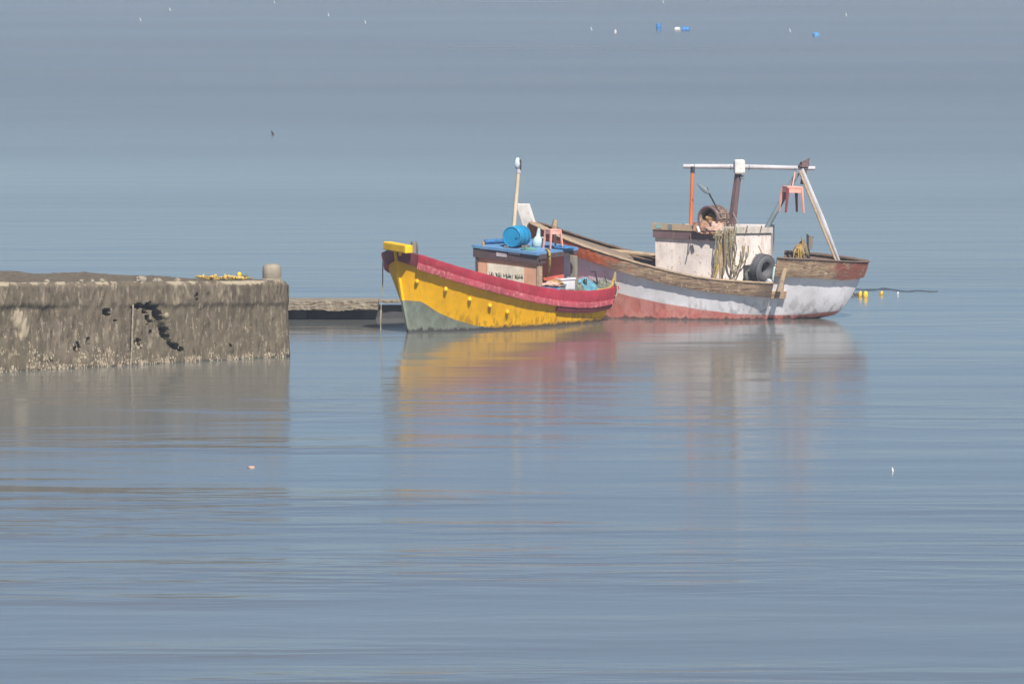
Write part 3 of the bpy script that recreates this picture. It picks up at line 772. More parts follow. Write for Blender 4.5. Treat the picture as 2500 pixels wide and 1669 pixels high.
q = rp(1372, 155.6, .01); mb = MB().blob(q, (.30, .22, .07), amp=.5, freq=3, bottom=-.2, seed=5); tag(mb.build('folded_tarpaulin', M_tarp2, smooth=True), 'crumpled blue tarpaulin at the aft end of the cabin roof', 'tarpaulin')
pts = [rp(1333, 155.3, .02), at(1340, 614, 154.93), at(1342, 630, 154.95), at(1341, 650, 155.1), at(1338, 668, 155.3), at(1333, 676, 155.45)]
tag(MB().tube(rope_path(pts, .008, 5), .035, 7).build('roof_rope', M_ropeyellow), 'yellowish rope hanging from the blue cabin roof eave', 'rope')
tag(MB().blob(rp(1290, 155.3, .01), (.2, .14, .05), amp=.5, bottom=-.3, seed=3).build('net_scrap', cloth('green_net', (.14, .36, .28), (.10, .2, .16), scale=14), smooth=True), 'scrap of green net on the roof below the drum', 'net')

# things stowed aft on the yellow boat
def yp(px, py, Y): return at(px, py, Y)
DZ = .60
def crate(c, sx, sy, sz, rz, name, mat, label, cat, wall=.025, slots=False):
    c = Vector(c); m = rotm(0, 0, rz); root = empty(name, c, rz); tag(root, label, cat)
    MB().box(c + Vector((0, 0, .015)), (sx, sy, .03), m).build('bottom', mat, root)
    for k in range(4):
        a = k * math.pi / 2; along = sx if k % 2 else sy; off = (sy if k % 2 else sx) / 2 - wall / 2
        cc = c + m @ (rotm(0, 0, a) @ Vector((off, 0, sz / 2)))
        MB().box(cc, (wall, along - (wall * 2.1 if k % 2 else 0), sz), m @ rotm(0, 0, a)).build('side', mat, root)
    mr = MB()
    for k in range(4):
        a = k * math.pi / 2; along = (sx if k % 2 else sy) + .03; off = (sy if k % 2 else sx) / 2 + .005
        mr.box(c + m @ (rotm(0, 0, a) @ Vector((off, 0, sz - .02 - .002 * (k % 2)))), (.045, along, .045), m @ rotm(0, 0, a))
    mr.build('rim', mat, root); return root
g1 = yp(1352, 720, 155.55); g1.z = .62
crate(g1, .50, .42, .52, R(42), 'grey_tub', M_grey, 'grey plastic tub standing against the red cabin side', 'tub')
tag(MB().blob((g1.x, g1.y, g1.z + .52), (.30, .25, .11), rotm(0, 0, R(42)), amp=.5, freq=3.5, seed=8, bottom=-.25).build('net_pile', M_nettan, smooth=True), 'orange tan net heaped in the grey tub', 'net')
g2 = yp(1374, 700, 156.05); g2.z = .95
tag(MB().box((g2.x, g2.y, .76), (.42, .4, .40), rotm(0, 0, R(42))).build('engine_box', M_grey, bevel=.02), 'grey engine box behind the tub, under the white crate', 'box')
g2.z = .955
crate(g2, .52, .42, .33, R(42), 'white_crate', M_whiteplastic, 'white plastic crate on the grey engine box', 'crate')
pz = yp(1403, 690, 156.4); a0 = Vector((pz.x, pz.y, .56)); a1 = yp(1401, 622, 156.4)
tag(MB().prism([a0 + Vector(q) for q in ((-.08, -.06, 0), (.08, -.06, 0), (.08, .06, 0), (-.08, .06, 0))], [a1 + Vector(q) for q in ((-.11, -.06, 0), (.10, -.06, -.03), (.10, .06, -.03), (-.11, .06, 0))]).build('deck_post', M_greywood, bevel=.01), 'grey weathered deck post aft of the cabin', 'post')
pb = yp(1330, 703, 154.95); tag(MB().box((pb.x, pb.y, pb.z), (.85, .26, .07), rotm(0, R(4), R(36))).build('blue_board', M_blue), 'blue board laid on the rail beside the cabin', 'board')
pc = yp(1347, 697, 155.02); tag(MB().blob((pc.x, pc.y, pc.z + .02), (.26, .14, .09), rotm(0, R(5), R(38)), amp=.45, freq=3, bottom=-.4, seed=4).build('pink_cloth', M_clothpink, smooth=True), 'pale pink cloth lying on the blue board', 'cloth')
tp = yp(1432, 712, 156.9); mb = MB().blob((tp.x, tp.y, .76), (.46, .36, .42), rotm(0, R(12), R(40)), 24, 14, amp=.35, freq=2.4, bottom=-.3, seed=6); tag(mb.build('tarpaulin_heap', M_tarp, smooth=True), 'light blue tarpaulin bundled on the aft deck', 'tarpaulin')
tp = yp(1408, 716, 156.4); tag(MB().blob((tp.x, tp.y, .74), (.26, .24, .34), amp=.5, freq=3, bottom=-.3, seed=9).build('net_heap', M_net, smooth=True), 'grey green net heaped in front of the light blue tarpaulin', 'net')
tp = yp(1465, 716, 157.15); tag(MB().blob((tp.x, tp.y, .76), (.34, .24, .34), rotm(0, 0, R(40)), 22, 12, amp=.55, freq=3, bottom=-.3, seed=11).build('net_heap', M_net, smooth=True), 'pale grey green net heaped at the stern of the yellow boat', 'net')
for k, (x0_, y0_, x1_, y1_, Y_, lab) in enumerate(((1453, 663, 1464, 716, 156.95, 'dark stick with a short cross piece standing in the stern net'), (1476, 674, 1487, 716, 157.2, 'thin dark stick leaning in the stern net'), (1432, 680, 1430, 706, 156.6, 'short dark hooked iron standing on the tarpaulin'))):
    a, b = yp(x0_, y0_, Y_), yp(x1_, y1_, Y_); b.z = min(b.z, .85)
    rt = empty('stick', b); tag(rt, lab, 'stick')
    MB().tube([b, a], [.028, .024] if k == 0 else .016, 7).build('shaft', M_black, rt)
    if k == 0: MB().tube([a + Vector((-.13, 0, .0)), a + Vector((.03, 0, 0))], .018, 6).build('cross_piece', M_black, rt)
    if k == 2: MB().tube(rope_path([a + Vector((0, 0, -.15)), a + Vector((-.06, 0, -.1)), a + Vector((-.05, 0, 0))], n=4), [.03] * 8 + [.01], 6).build('hook', M_black, rt)
a, b = yp(1502, 664, 157.3), yp(1497, 708, 157.3)
tag(MB().tube([b - Vector((0, 0, .25)), b, a.lerp(b, .4), a], [.06, .06, .055, .03], 9).build('stern_post', M_tan), 'tan tapered timber post at the stern corner', 'post')
pts = [yp(1500, 676, 157.2), yp(1492, 700, 157.1), yp(1482, 705, 157.05), yp(1470, 707, 156.9), yp(1452, 709, 156.65)]
tag(MB().tube(rope_path(pts, .012, 5, 3), .035, 7).build('stern_rope', M_ropeyellow), 'yellowish rope tied from the stern post along the rail', 'rope')
pts = [yp(1502, 688, 157.2), yp(1507, 700, 157.02), yp(1505, 720, 156.98), yp(1501, 722, 156.98)]
tag(MB().tube(rope_path(pts, .0, 5, 3), .02, 7).build('rope_loop', M_ropepale), 'pale rope loop hanging over the red rail at the stern', 'rope')
# bow line hanging into the water
pts = [at(942, 618, 153.55), at(935, 640, 153.75), at(934, 690, 153.75), at(931, 735, 153.75), at(930, 760, 153.75), at(929, 790, 153.75)]
pts.append(Vector((pts[-1].x, 153.75, -.3)))
tag(MB().tube(rope_path(pts, .006, 5), [.016] * 20 + [.026] * 5 + [.016] * 6, 6).build('bow_line', M_ropepale), 'thin pale line hanging from the yellow bow into the water', 'rope')

# ---------- the white boat
WT = [(-.90, .06, 2.61, 0, .05, 1.0, .95), (-.70, .36, 2.545, .15, .15, 1.1, .95), (-.30, .76, 2.40, .42, .30, 1.12, 1), (.30, 1.12, 2.18, .85, .50, 1.12, 1), (1.0, 1.38, 1.95, 1.4, .72, 1.12, 1),
      (2.0, 1.55, 1.66, 2.15, .92, 1.1, 1), (3.0, 1.60, 1.40, 3.0, 1.08, 1.05, 1), (4.0, 1.60, 1.20, 4.0, 1.12, 1.05, 1), (5.0, 1.58, 1.10, 4.9, 1.12, 1, 1), (6.0, 1.52, 1.05, 5.7, .84, 1.0, .9),
      (6.6, 1.42, 1.02, 6.15, .66, 1.0, .7), (7.2, 1.22, 1.01, 6.55, .46, .95, .55), (7.8, .92, .99, 6.9, .28, .9, .48), (8.25, .56, .97, 7.1, .13, .8, .43), (8.52, .10, .96, 7.2, .04, .6, .40)]
WX = on_water(1375, 785).x
WB = Boat(WX, 159.25, -7, WT, n=120, wob=.01)
wi = lambda a: float(np.interp(a, WB.T[:, 0], np.arange(WB.n)))
ZS = lambda a: float(np.interp(a, [5.5, 6.5, 7.2, 7.8, 8.2, 8.6], [1.78, 1.73, 1.69, 1.64, 1.60, 1.56]))
uS = int(wi(6.08)) + 1                         # raised quarter starts here
for i in range(uS, WB.n): WB.T[i, 2] = ZS(WB.T[i, 0])
WB.root = empty('white_fishing_boat', WB.w(4.2, 0, 0), R(-7))
tag(WB.root, 'weathered white wooden fishing boat with red bottom and white wheelhouse', 'boat')
zl_w = lambda a: float(np.interp(a, [-1, 0, .6, 1.2, 2, 3, 4, 5, 6, 6.6, 7.2, 7.8, 8.6], [1.05, .98, .96, .84, .65, .46, .30, .18, .13, .12, .17, .22, .22]))
M_whull = hull_mat('white_hull_paint', (.86, .84, .87), (.62, .58, .57), (.60, .18, .15), (.66, .32, .27), .014, (.10, .075, .07), .09, .35, (.30, .10, .10))
WB.hull(M_whull, zl_w)
def bandmat(name, x0, x1, c_red):
    """bare worn timber with what is left of its orange-red paint towards one end"""
    t = NT(name)
    sx = t.n('ShaderNodeSeparateXYZ'); t.l(t.tc.outputs['Object'], sx.inputs[0])
    g = t.noise(5, 6, (.35, 1, 1.6), rough=.75, dist=.8); p = t.noise(2.4, 5, (1, 1, 1.3), rough=.7, off=(2, 5, 1)); st = t.noise(11, 4, (1, 1, .18), off=(7, 1, 1))
    c = t.mix(t.ramp(g, .32, .66), (.17, .105, .075), (.52, .37, .24)); c = t.mix(t.ramp(st, .55, .72), c, (.56, .43, .30))
    c = t.mix(t.ramp(t.noise(1.4, 4, off=(3, 3, 9)), .5, .68), c, (.22, .155, .125))
    f = t.ramp(sx.outputs['X'], x0, x1)
    k = t.math('ADD', t.math('MULTIPLY', f, .55), t.math('MULTIPLY', p, .75))
    c = t.mix(t.ramp(k, .55, .72), c, t.mix(g, tuple(x * .6 for x in c_red), c_red))
    t.bump(t.math('ADD', g, t.math('MULTIPLY', st, .4)), .8, .05); return t.done(c, .85, .2)
M_band = bandmat('worn_bulwark_timber', -0.9, -4.8, (.74, .18, .07))
M_sternband = bandmat('worn_stern_timber', 1.8, 5.6, (.33, .12, .09))
dW = lambda u: float(np.interp(WB.row(u)[0], [-1, 0, 1, 2, 3, 4, 5, 6, 7], [.42, .39, .37, .38, .36, .35, .36, .39, .4]))
cut = lambda u: 0.0
for side in (1, -1):
    WB.strip('bulwark_timber', M_band, .5, uS - 1.05, lambda u: 0.0, dW, .07, .06, side=side, rough=.025, seed=side, upright=.2)
    WB.strip('cap_plank', M_tan if side > 0 else M_brown, 1.5, uS - 1.05, lambda u: -.04, lambda u: .0, .085, .085, inset=.16, side=side, rough=.012, seed=5 + side)
    # after end of the rubbing timber, below the raised quarter
    u1 = wi(6.55)
    WB.strip('rub_timber_end', M_band, uS + .02, u1, lambda u: WB.row(u)[2] - (1.02 - .20), lambda u: WB.row(u)[2] - .62, .07, .11, side=side, rough=.01)
    WB.strip('stern_timber', M_sternband, uS + .1, WB.n - 1.2, lambda u: 0.0, lambda u: .50 if u < WB.n - 14 else .50 - .10 * (u - WB.n + 14) / 14, .08, .10, side=side, rough=.02, seed=2 + side)
    WB.strip('stern_cap', M_brown, uS + .1, WB.n - 1.2, lambda u: -.04, lambda u: 0.0, .11, .10, inset=.14, side=side, rough=.008)
WB.inside(M_brown, M_deck, lambda a: float(np.interp(a, [-1, 0, 1, 1.8, 2.0, 4, 6, 8.6], [2.56, 2.22, 1.88, 1.64, 1.2, .78, .62, .75])), 3, WB.n - 2)
# stem post
mb = MB(); pf = []
for z in np.linspace(-.3, 3.14, 14):
    a = -.90 * (max(z, 0) / 2.61) ** .95; pf.append((a, z))
for (a, z) in pf:
    wd = .085
    mb.v += [WB.w(a - .26, wd * .6, z), WB.w(a - .26, -wd * .6, z), WB.w(a + .14, -wd, z - .0), WB.w(a + .14, wd, z)]
for i in range(len(pf) - 1):
    for k in range(4): mb.f.append((4 * i + k, 4 * i + (k + 1) % 4, 4 * i + 4 + (k + 1) % 4, 4 * i + 4 + k))
mb.f += [(0, 1, 2, 3), tuple(range(len(mb.v) - 4, len(mb.v)))]
mb.build('stem_post', M_white, WB.root, bevel=.02)
p = at(1263, 503, 159.55); MB().blob(p, (.07, .08, .08), amp=.3).build('stem_knob', M_white, WB.root, smooth=True)
p0, p1 = at(1352, 568, 158.9), at(1356, 536, 158.9)
MB().tube([p0 - Vector((0, 0, .4)), p0, p0.lerp(p1, .6), p1], [.075, .07, .085, .06], 8).build('bow_bitt', M_tan, WB.root)
# knee where the quarter steps up
k0, k1, k2 = at(1904, 712, 157.0), at(1908, 690, 157.0), at(1916, 660, 157.02)
MB().tube([k0, k1, k2, k2 + Vector((.02, 0, .06))], [.10, .075, .065, .04], 8).build('quarter_knee', M_tan, WB.root, smooth=True)
# forward far-side lining plank, lying on deck edge
# wheelhouse
def wp(a, p, z): return WB.w(a, p, z)
def loc_w(P):                                   # world -> boat
    rx, ry = P.x - WB.X0, P.y - WB.Y0; return rx * WB.c + ry * WB.s, rx * WB.s - ry * WB.c
WA, WBc, WC = at(1602, 560, 159.1), at(1757, 566, 158.15), at(1880, 562, 158.25)
la, lb, lc = loc_w(WA), loc_w(WBc), loc_w(WC)
plan = [la, lb, lc, (lc[0], -.95), (lb[0], -1.0), (la[0], -.35)]
zt = [at(1602, 548, 159.1).z, at(1757, 556, 158.15).z, at(1880, 556, 158.25).z]
ztop = [zt[0], zt[1], zt[2], zt[2] + .02, zt[1] + .02, zt[0]]
flare = 1.015
cx = sum(p[0] for p in plan) / 6; cy = sum(p[1] for p in plan) / 6
topplan = [(cx + (p[0] - cx) * 1.02, cy + (p[1] - cy) * 1.02) for p in plan]
mb = MB().prism([wp(p[0], p[1], .62) for p in plan][::-1], [wp(p[0], p[1], z) for p, z in zip(topplan, ztop)][::-1])
M_wall = paint('wheelhouse_paint', (.72, .65, .60), (.42, .29, .22), .68, scale=2.4, dirt=(.40, .27, .16), streak=1.2)
wh = mb.build('wheelhouse', M_wall, WB.root)
TP = [wp(p[0], p[1], 0) for p in topplan]
zz = lambda px, py, Y: at(px, py, Y).z
quadbox(TP[0].lerp(TP[1], -.015), TP[1], zz(1603, 579, 159.1), zz(1755, 588, 158.15), zz(1603, 560, 159.1), zz(1755, 567, 158.15), .004, .07, 'fascia_board', M_mast, wh)
quadbox(TP[0].lerp(TP[1], -.02), TP[1].lerp(TP[0], .002), zz(1603, 559.6, 159.1), zz(1755, 566.6, 158.15), zz(1600, 544, 159.1), zz(1755, 552, 158.15), .003, .10, 'roof_coaming', M_tan, wh)
quadbox(TP[1], TP[2].lerp(TP[1], -.03), zz(1757, 570, 158.15), zz(1880, 568, 158.25), zz(1757, 553, 158.15), zz(1882, 555, 158.25), .003, .06, 'roof_coaming', paint('worn_white_timber', (.46, .42, .37), (.22, .18, .15), .7), wh)
quadbox(TP[0].lerp(TP[1], .04), TP[0].lerp(TP[1], .12), zz(1610, 556, 159), zz(1620, 557, 159), zz(1610, 547, 159), zz(1620, 547, 159), .104, .012, 'patch', paint('teal_patch', (.20, .36, .36), (.3, .3, .28), .2), wh)
quadbox(TP[0].lerp(TP[1], .23), TP[0].lerp(TP[1], .29), zz(1640, 558, 158.9), zz(1650, 559, 158.9), zz(1640, 546, 158.9), zz(1650, 547, 158.9), .104, .012, 'patch', M_bluegrey, wh)
quadbox(TP[1], TP[1].lerp(TP[2], .06), .8, .8, zz(1757, 571, 158.15), zz(1757, 571, 158.15), -.03, .05, 'corner_post', M_tan, wh)
MB().prism([wp(p[0], p[1], z - .06) for p, z in zip(topplan, ztop)][::-1], [wp(p[0], p[1], z - .01) for p, z in zip(topplan, ztop)][::-1]).build('roof', M_pipe, wh)
for f in (.28, .52, .8):
    q = TP[1].lerp(TP[2], f); MB().box((q.x, q.y - .07, zt[1] - .04), (.03, .05, .2), rotm(0, .25, 0)).build('cleat', M_mast, wh)
# doorway low behind the tyre: a black panel paints the shade inside it
P0, P1 = wp(*plan[1], 0).lerp(wp(*plan[2], 0), .47), wp(*plan[1], 0).lerp(wp(*plan[2], 0), .985)
quadbox(P0, P1, .8, .8, zz(1815, 648, 158.2), zz(1880, 640, 158.2), .004, .012, 'doorway_shade', M_black, wh)

# gallows and mast of the white boat: rises from the roof
YG = 158.75
mr = empty('mast_gallows', at(1786, 556, YG)); tag(mr, 'pale pipe cross bar on brown mast above the white wheelhouse', 'mast')
b0, b1 = at(1668, 406, YG), at(1990, 411, YG)
bm_ = b0.lerp(b1, .42) + Vector((0, 0, .015))
MB().tube([b0, b0.lerp(bm_, .5), bm_, bm_.lerp(b1, .5), b1], [.062, .066, .07, .064, .058], 12).build('cross_bar', M_pipe, mr, smooth=True)
for f in (.085, .36, .50, .93):
    q = b0.lerp(b1, f); dd = (b1 - b0).normalized(); MB().tube([q - dd * .012, q + dd * .012], .078, 12).build('strap', M_bluegrey, mr)
m0, m1 = at(1785, 556, YG), at(1804, 412, YG)
MB().tube([m0 - Vector((0, 0, .1)), m0.lerp(m1, .5), m1], [.125, .11, .10], 4).build('mast_post', M_mast, mr, bevel=.015)
MB().box(at(1805, 407, YG - .05), (.30, .30, .40), rotm(0, 0, .1)).build('mast_head', M_white, mr, bevel=.05)
MB().box(at(1812, 433, YG - .02), (.12, .14, .10)).build('mast_head_chock', M_bluegrey, mr, bevel=.02)
o0, o1 = at(1686, 560, YG - .15), at(1691, 412, YG - .05)
MB().tube([o0 - Vector((0, 0, .05)), o1], .05, 10).build('prop_pole', M_orange, mr, smooth=True)
MB().tube([o1 - Vector((0, 0, .12)), o1 + Vector((0, 0, .06))], .06, 8).build('lashing', M_black, mr)
l0, l1 = at(1872, 556, 158.4), at(1950, 416, YG - .08)
MB().tube([l0, l1], .075, 10).build('leg', M_bluegrey, mr, smooth=True)
r0, r1 = at(2051, 644, 157.42), at(1957, 415, YG - .1)
MB().tube([r0, r0.lerp(r1, .45), r1], [.05, .115, .09], 8, .45).build('leg', M_pipe, mr, smooth=True)
r0, r1 = at(2044, 644, 157.36), at(1952, 418, YG - .22)
MB().tube([r0, r1], .035, 8).build('brace', M_tan, mr, smooth=True)
MB().blob(at(1962, 404, YG), (.14, .13, .10), amp=.6, seed=3).build('lashing', M_mast, mr, smooth=True)
MB().prism([at(1959, 450, YG) + Vector(q) for q in ((-.06, -.03, 0), (.05, -.03, 0), (.05, .03, 0), (-.06, .03, 0))], [at(1965, 392, YG) + Vector(q) for q in ((-.04, -.05, -.02), (.14, -.05, .08), (.14, .05, .08), (-.04, .05, -.02))]).build('head_block', M_mast, mr)
# stool hanging from the gallows
hs = stool(at(1932, 518, YG - .45), 1.52, R(18), 'pink plastic stool hanging from the pipe cross bar', M_pink, [M_maroon, M_pink, M_maroon], (0, R(2)))
tag(MB().tube([at(1941, 420, YG - .3), at(1934, 458, YG - .45)], .02, 6).build('red_twine', M_pink), 'pink twine holding the hanging stool', 'twine')

# things on the wheelhouse roof
bk = at(1745, 532, 158.55)
def basket():
    root = empty('wicker_basket', bk - Vector((0, 0, .33))); tag(root, 'brown wicker basket lying on its side on the wheelhouse roof', 'basket')
    m = rotm(0, 0, R(-38)) @ rotm(math.pi / 2, 0, 0)
    pr = [(.30, .34), (.335, .30), (.325, .10), (.315, -.15), (.27, -.32), (.0, -.33), (.0, -.29), (.245, -.28), (.285, -.13), (.29, .10), (.285, .30)]
    MB().lathe(pr, bk, m, 26, closed=True).build('body', M_wicker, root, smooth=True)
    for z in (.32, .12, -.14):
        MB().lathe([(.325 + .035 * math.cos(a), z + .03 * math.sin(a)) for a in np.linspace(0, 2 * math.pi, 8, endpoint=False)], bk, m, 26, closed=True).build('hoop', M_mast, root, smooth=True)
    for k in range(14):
        a = 2 * math.pi * k / 14; q0 = bk + m @ Vector((.335 * math.cos(a), .335 * math.sin(a), .3)); q1 = bk + m @ Vector((.29 * math.cos(a), .29 * math.sin(a), -.3))
        MB().tube([q0, (q0 + q1) / 2 + (q0 + q1 - 2 * bk).normalized() * .02, q1], .022, 5).build('stave', M_wicker, root)
basket()
tag(MB().blob(bk + Vector((-.06, -.04, -.05)), (.2, .2, .18), amp=.4, seed=2).build('orange_cloth', M_nettan, smooth=True), 'orange tan cloth stuffed in the basket mouth', 'cloth')
c_ = at(1722, 562, 158.35); tag(MB().blob((c_.x, c_.y, c_.z), (.42, .24, .20), rotm(0, R(10), R(-30)), 26, 14, amp=.5, freq=2.8, bottom=-.4, seed=13).build('cloth_heap', M_clothp, smooth=True), 'purple and orange cloth heaped below the basket', 'cloth')
c_ = at(1745, 556, 158.2); tag(MB().blob((c_.x, c_.y, c_.z), (.24, .2, .18), amp=.5, bottom=-.5, seed=3).build('pink_cloth', M_clothpink, smooth=True), 'pale pink cloth at the foot of the brown mast', 'cloth')
tag(MB().prism([at(1707, 566, 158.0) + Vector(q) for q in ((-.03, -.02, 0), (.04, -.02, 0), (.04, .02, 0), (-.03, .02, 0))], [at(1703, 552, 158.05) + Vector(q) for q in ((-.03, -.02, 0), (.03, -.02, 0), (.03, .02, 0), (-.03, .02, 0))]).build('white_chock', M_white), 'small white chock on the roof edge beside the orange pole', 'chock')
# oar with dark blade poking up
ot = [at(1702, 447, 158.2), at(1710, 455, 158.2), at(1722, 465, 158.2), at(1731, 472, 158.2), at(1738, 485, 158.22), at(1748, 504, 158.25), at(1760, 530, 158.2)]
rt = empty('boat_hook', ot[-1]); tag(rt, 'dark bent pole with leaf shaped blade leaning over the basket', 'pole')
MB().tube(ot[:4], [.012, .055, .075, .04], 8, .35).build('blade', M_bluegrey, rt, smooth=True)
MB().tube(rope_path(ot[3:], n=4), .024, 7).build('shaft', M_black, rt, smooth=True)
MB().tube([at(1727, 458, 158.2), at(1731, 474, 158.2)], .014, 5).build('barb', M_black, rt)
# ropes and net twine hanging over the wheelhouse corner
rr = random.Random(21)
rt = empty('rope_tangle', at(1765, 560, 158.0)); tag(rt, 'tangle of old ropes hanging over the wheelhouse corner', 'ropes')
for k in range(15):
    x = rr.uniform(1748, 1800); top = rr.uniform(515, 548) if x < 1775 else rr.uniform(548, 558); end = rr.uniform(600, 692) if k < 9 else rr.uniform(580, 630)
    dx_ = rr.uniform(-14, 8)
    xs0 = 1750 + (x - 1750) * .45 if top < 545 else x
    Yf = 158.02
    pts = [at(xs0, top, 158.35), at((xs0 + x) / 2, (top + 560) / 2, 158.2), at(x, 562, Yf), at(x + dx_ * .4 + rr.uniform(-3, 3), 585, Yf - .02), at(x + dx_ * .7 + rr.uniform(-4, 4), (585 + end) / 2, Yf), at(x + dx_, end, Yf + .02)]
    MB().tube(rope_path(pts, .006, 4, k), rr.choice([.014, .018, .024, .03]), 6).build('rope', rr.choice([M_rope, M_ropepale, M_rope, M_net]), rt)
for (xa, xb, low) in ((1772, 1812, 662), (1776, 1816, 672), (1783, 1826, 650)):       # loops
    pts = [at(xa, 566, 158.02), at(xa + 1, 610, 158.0), at(xa + 6, (low + 610) / 2 + 10, 158.0), at((xa + xb) / 2, low, 157.98), at(xb - 5, (low + 600) / 2 + 8, 158.0), at(xb, 618, 158.0), at(xb + 1, 600, 158.02)]
    MB().tube(rope_path(pts, .005, 5, xa), .018, 6).build('rope', M_rope, rt)
MB().blob(at(1752, 572, 158.05), (.13, .08, .13), amp=.6, seed=4).build('rope_knot', M_rope, rt, smooth=True)
for k in range(6):                             # the frayed bunch down the corner
    pts = [at(1757 + rr.uniform(-4, 4), 590, 158.05), at(1754 + rr.uniform(-5, 5), 625, 158.05), at(1748 + rr.uniform(-7, 5), 660, 158.03), at(1742 + rr.uniform(-8, 8), 690, 158.0)]
    MB().tube(rope_path(pts, .008, 4, k + 40), [.03] * 6 + [.02] * 6 + [.014], 6).build('rope', M_ropeyellow if k % 2 else M_rope, rt)
p0, p1 = at(1790, 520, 158.6), at(1806, 552, 158.3); tag(MB().tube([p0, p1], .010, 5).build('stay_line', M_ropepale), 'thin pale stay line beside the brown mast', 'line')
p0 = at(1687, 566, 158.5); tag(MB().tube(rope_path([at(1686, 570, 158.42), at(1686, 585, 158.4), at(1684, 604, 158.4), at(1680, 622, 158.42)], n=4), .014, 6).build('dark_cord', M_mast), 'dark cord hanging down the wheelhouse front', 'cord')

# tyre fender
tc = at(1862, 655, 157.85)
def tyre():
    root = empty('tyre_fender', tc - Vector((0, 0, .35))); tag(root, 'old grey rubber tyre hung as a fender beside the wheelhouse', 'tyre')
    m = rotm(0, 0, R(46)) @ rotm(math.pi / 2 + .12, 0, 0)
    prof = []
    for k in range(20):
        a = 2 * math.pi * k / 20; c, s_ = math.cos(a), math.sin(a)
        prof.append((.275 + .125 * (abs(c) ** .75) * (1 if c > 0 else -1), .15 * (abs(s_) ** .7) * (1 if s_ > 0 else -1)))
    MR = paint('tyre_rubber', (.12, .12, .13), (.24, .23, .22), .5, rough=.75, streak=.8)
    MB().lathe(prof, tc, m, 36, closed=True).build('tread', MR, root, smooth=True)
    for k in range(36):
        a = 2 * math.pi * k / 36; q = tc + m @ Vector((.395 * math.cos(a), .395 * math.sin(a), 0))
        MB().box(q, (.022, .035, .25), m @ rotm(0, 0, a)).build('tread_block', MR, root)
    return root
tyre()
p0, p1 = at(1852, 600, 158.0), tc + Vector((-.02, 0, .40)); tag(MB().tube([p0, p1, tc + Vector((-.02, -.15, .2))], .016, 6).build('fender_rope', M_rope), 'short rope holding the tyre on the wheelhouse side', 'rope')
q = at(1890, 668, 158.1); jr = empty('blue_jerrycan', q - Vector((0, 0, .25))); tag(jr, 'pale blue jerrycan behind the tyre', 'jerrycan')
MB().box(q, (.22, .26, .42), rotm(0, 0, .4)).build('body', M_palejug, jr, bevel=.04); MB().lathe([(0, 0), (.035, 0), (.035, .06), (0, .06)], q + Vector((.04, 0, .2)), None, 10).build('cap', M_whiteplastic, jr)
q = at(1877, 690, 157.15); tag(MB().blob(q, (.09, .06, .11), amp=.4, seed=3).build('white_rag', cloth('white_rag', (.62, .62, .62)), smooth=True), 'small white rag on the rail under the tyre', 'rag')
q = at(1830, 676, 157.9); tag(MB().blob(q, (.14, .1, .22), amp=.5, seed=5, bottom=-.8).build('net_wad', M_net, smooth=True), 'wad of old net between wheelhouse and tyre', 'net')
# stern bundle and board
q = at(1955, 612, 158.3)
nb_ = empty('net_bundle', q - Vector((0, 0, .15))); tag(nb_, 'tan and orange net bundled on the stern rail', 'net')
MB().blob(q + Vector((-.03, 0, -.02)), (.17, .15, .20), rotm(0, .3, 0), 18, 12, amp=.75, freq=3.2, seed=14, bottom=-.8).build('net', M_nettan, nb_, smooth=True)
MB().blob(q + Vector((.10, -.02, .06)), (.09, .08, .26), rotm(0, -.25, 0), 14, 12, amp=.8, freq=3, seed=4, bottom=-.8).build('net', M_rope, nb_, smooth=True)
for k in range(7):
    x = random.uniform(-.2, .2)
    MB().tube(rope_path([q + Vector((x * .5, -.1, .12)), q + Vector((x, -.2, .0)), q + Vector((x * 1.2, -.24, -.16 - .1 * random.random()))], .01, 4, k), .014, 5).build('strand', M_ropepale if k % 2 else M_ropeyellow, nb_)
q0, q1 = at(1976, 630, 158.4), at(1973, 570, 158.4)
rt = empty('tiller_post', q0); tag(rt, 'dark grey tiller post with pale board on the stern', 'post')
MB().prism([q0 + Vector(v) for v in ((-.05, -.05, -.5), (.05, -.05, -.5), (.05, .05, -.5), (-.05, .05, -.5))], [q1 + Vector(v) for v in ((-.05, -.05, 0), (.02, -.05, -.05), (.02, .05, -.05), (-.05, .05, 0))]).build('post', M_black, rt)
MB().prism([at(1976, 608, 158.36) + Vector(v) for v in ((-.02, -.03, 0), (.07, -.03, 0), (.07, .05, 0), (-.02, .05, 0))], [at(1977, 574, 158.36) + Vector(v) for v in ((-.03, -.03, 0), (.10, -.03, -.05), (.10, .05, -.05), (-.03, .05, 0))]).build('board', M_greywood, rt)
# far rail fittings forward of the wheelhouse: a spar laid along the far bulwark
a, b = at(1492, 613, 160.28), at(1606, 624, 160.2)
tag(MB().tube([a, b], [.07, .06], 8).build('spar', M_tan), 'tan wooden spar lying along the far bulwark', 'spar')

# ------------------------------------------------------------------ floats and flotsam
def float_ball(px, py, w_, h_, lab, mat, grp=None, name='net_float', tilt=.1):
    p = on_water(px, py); p.z = h_ * .18
    root = MB().lathe([(0, -h_ / 2), (w_ * .3, -h_ * .46), (w_ * .46, -h_ * .25), (w_ / 2, 0), (w_ * .46, h_ * .25), (w_ * .3, h_ * .43), (w_ * .12, h_ * .5), (0, h_ * .5)], p, rotm(tilt, tilt, 0), 14).build(name, mat, smooth=True)
    tag(root, lab, 'float', grp); return root
float_ball(2100, 723, .115, .23, 'smaller yellow float of the pair beside the white stern', M_yfloat, tilt=.15)
float_ball(2113, 725, .15, .26, 'larger yellow float of the pair beside the white stern', M_yfloat, tilt=.05)
float_ball(2152, 719, .10, .16, 'single small yellow float past the yellow pair', M_yfloat, tilt=.3)
float_ball(2192, 719, .05, .13, 'tiny white float past the yellow floats', M_whiteplastic)
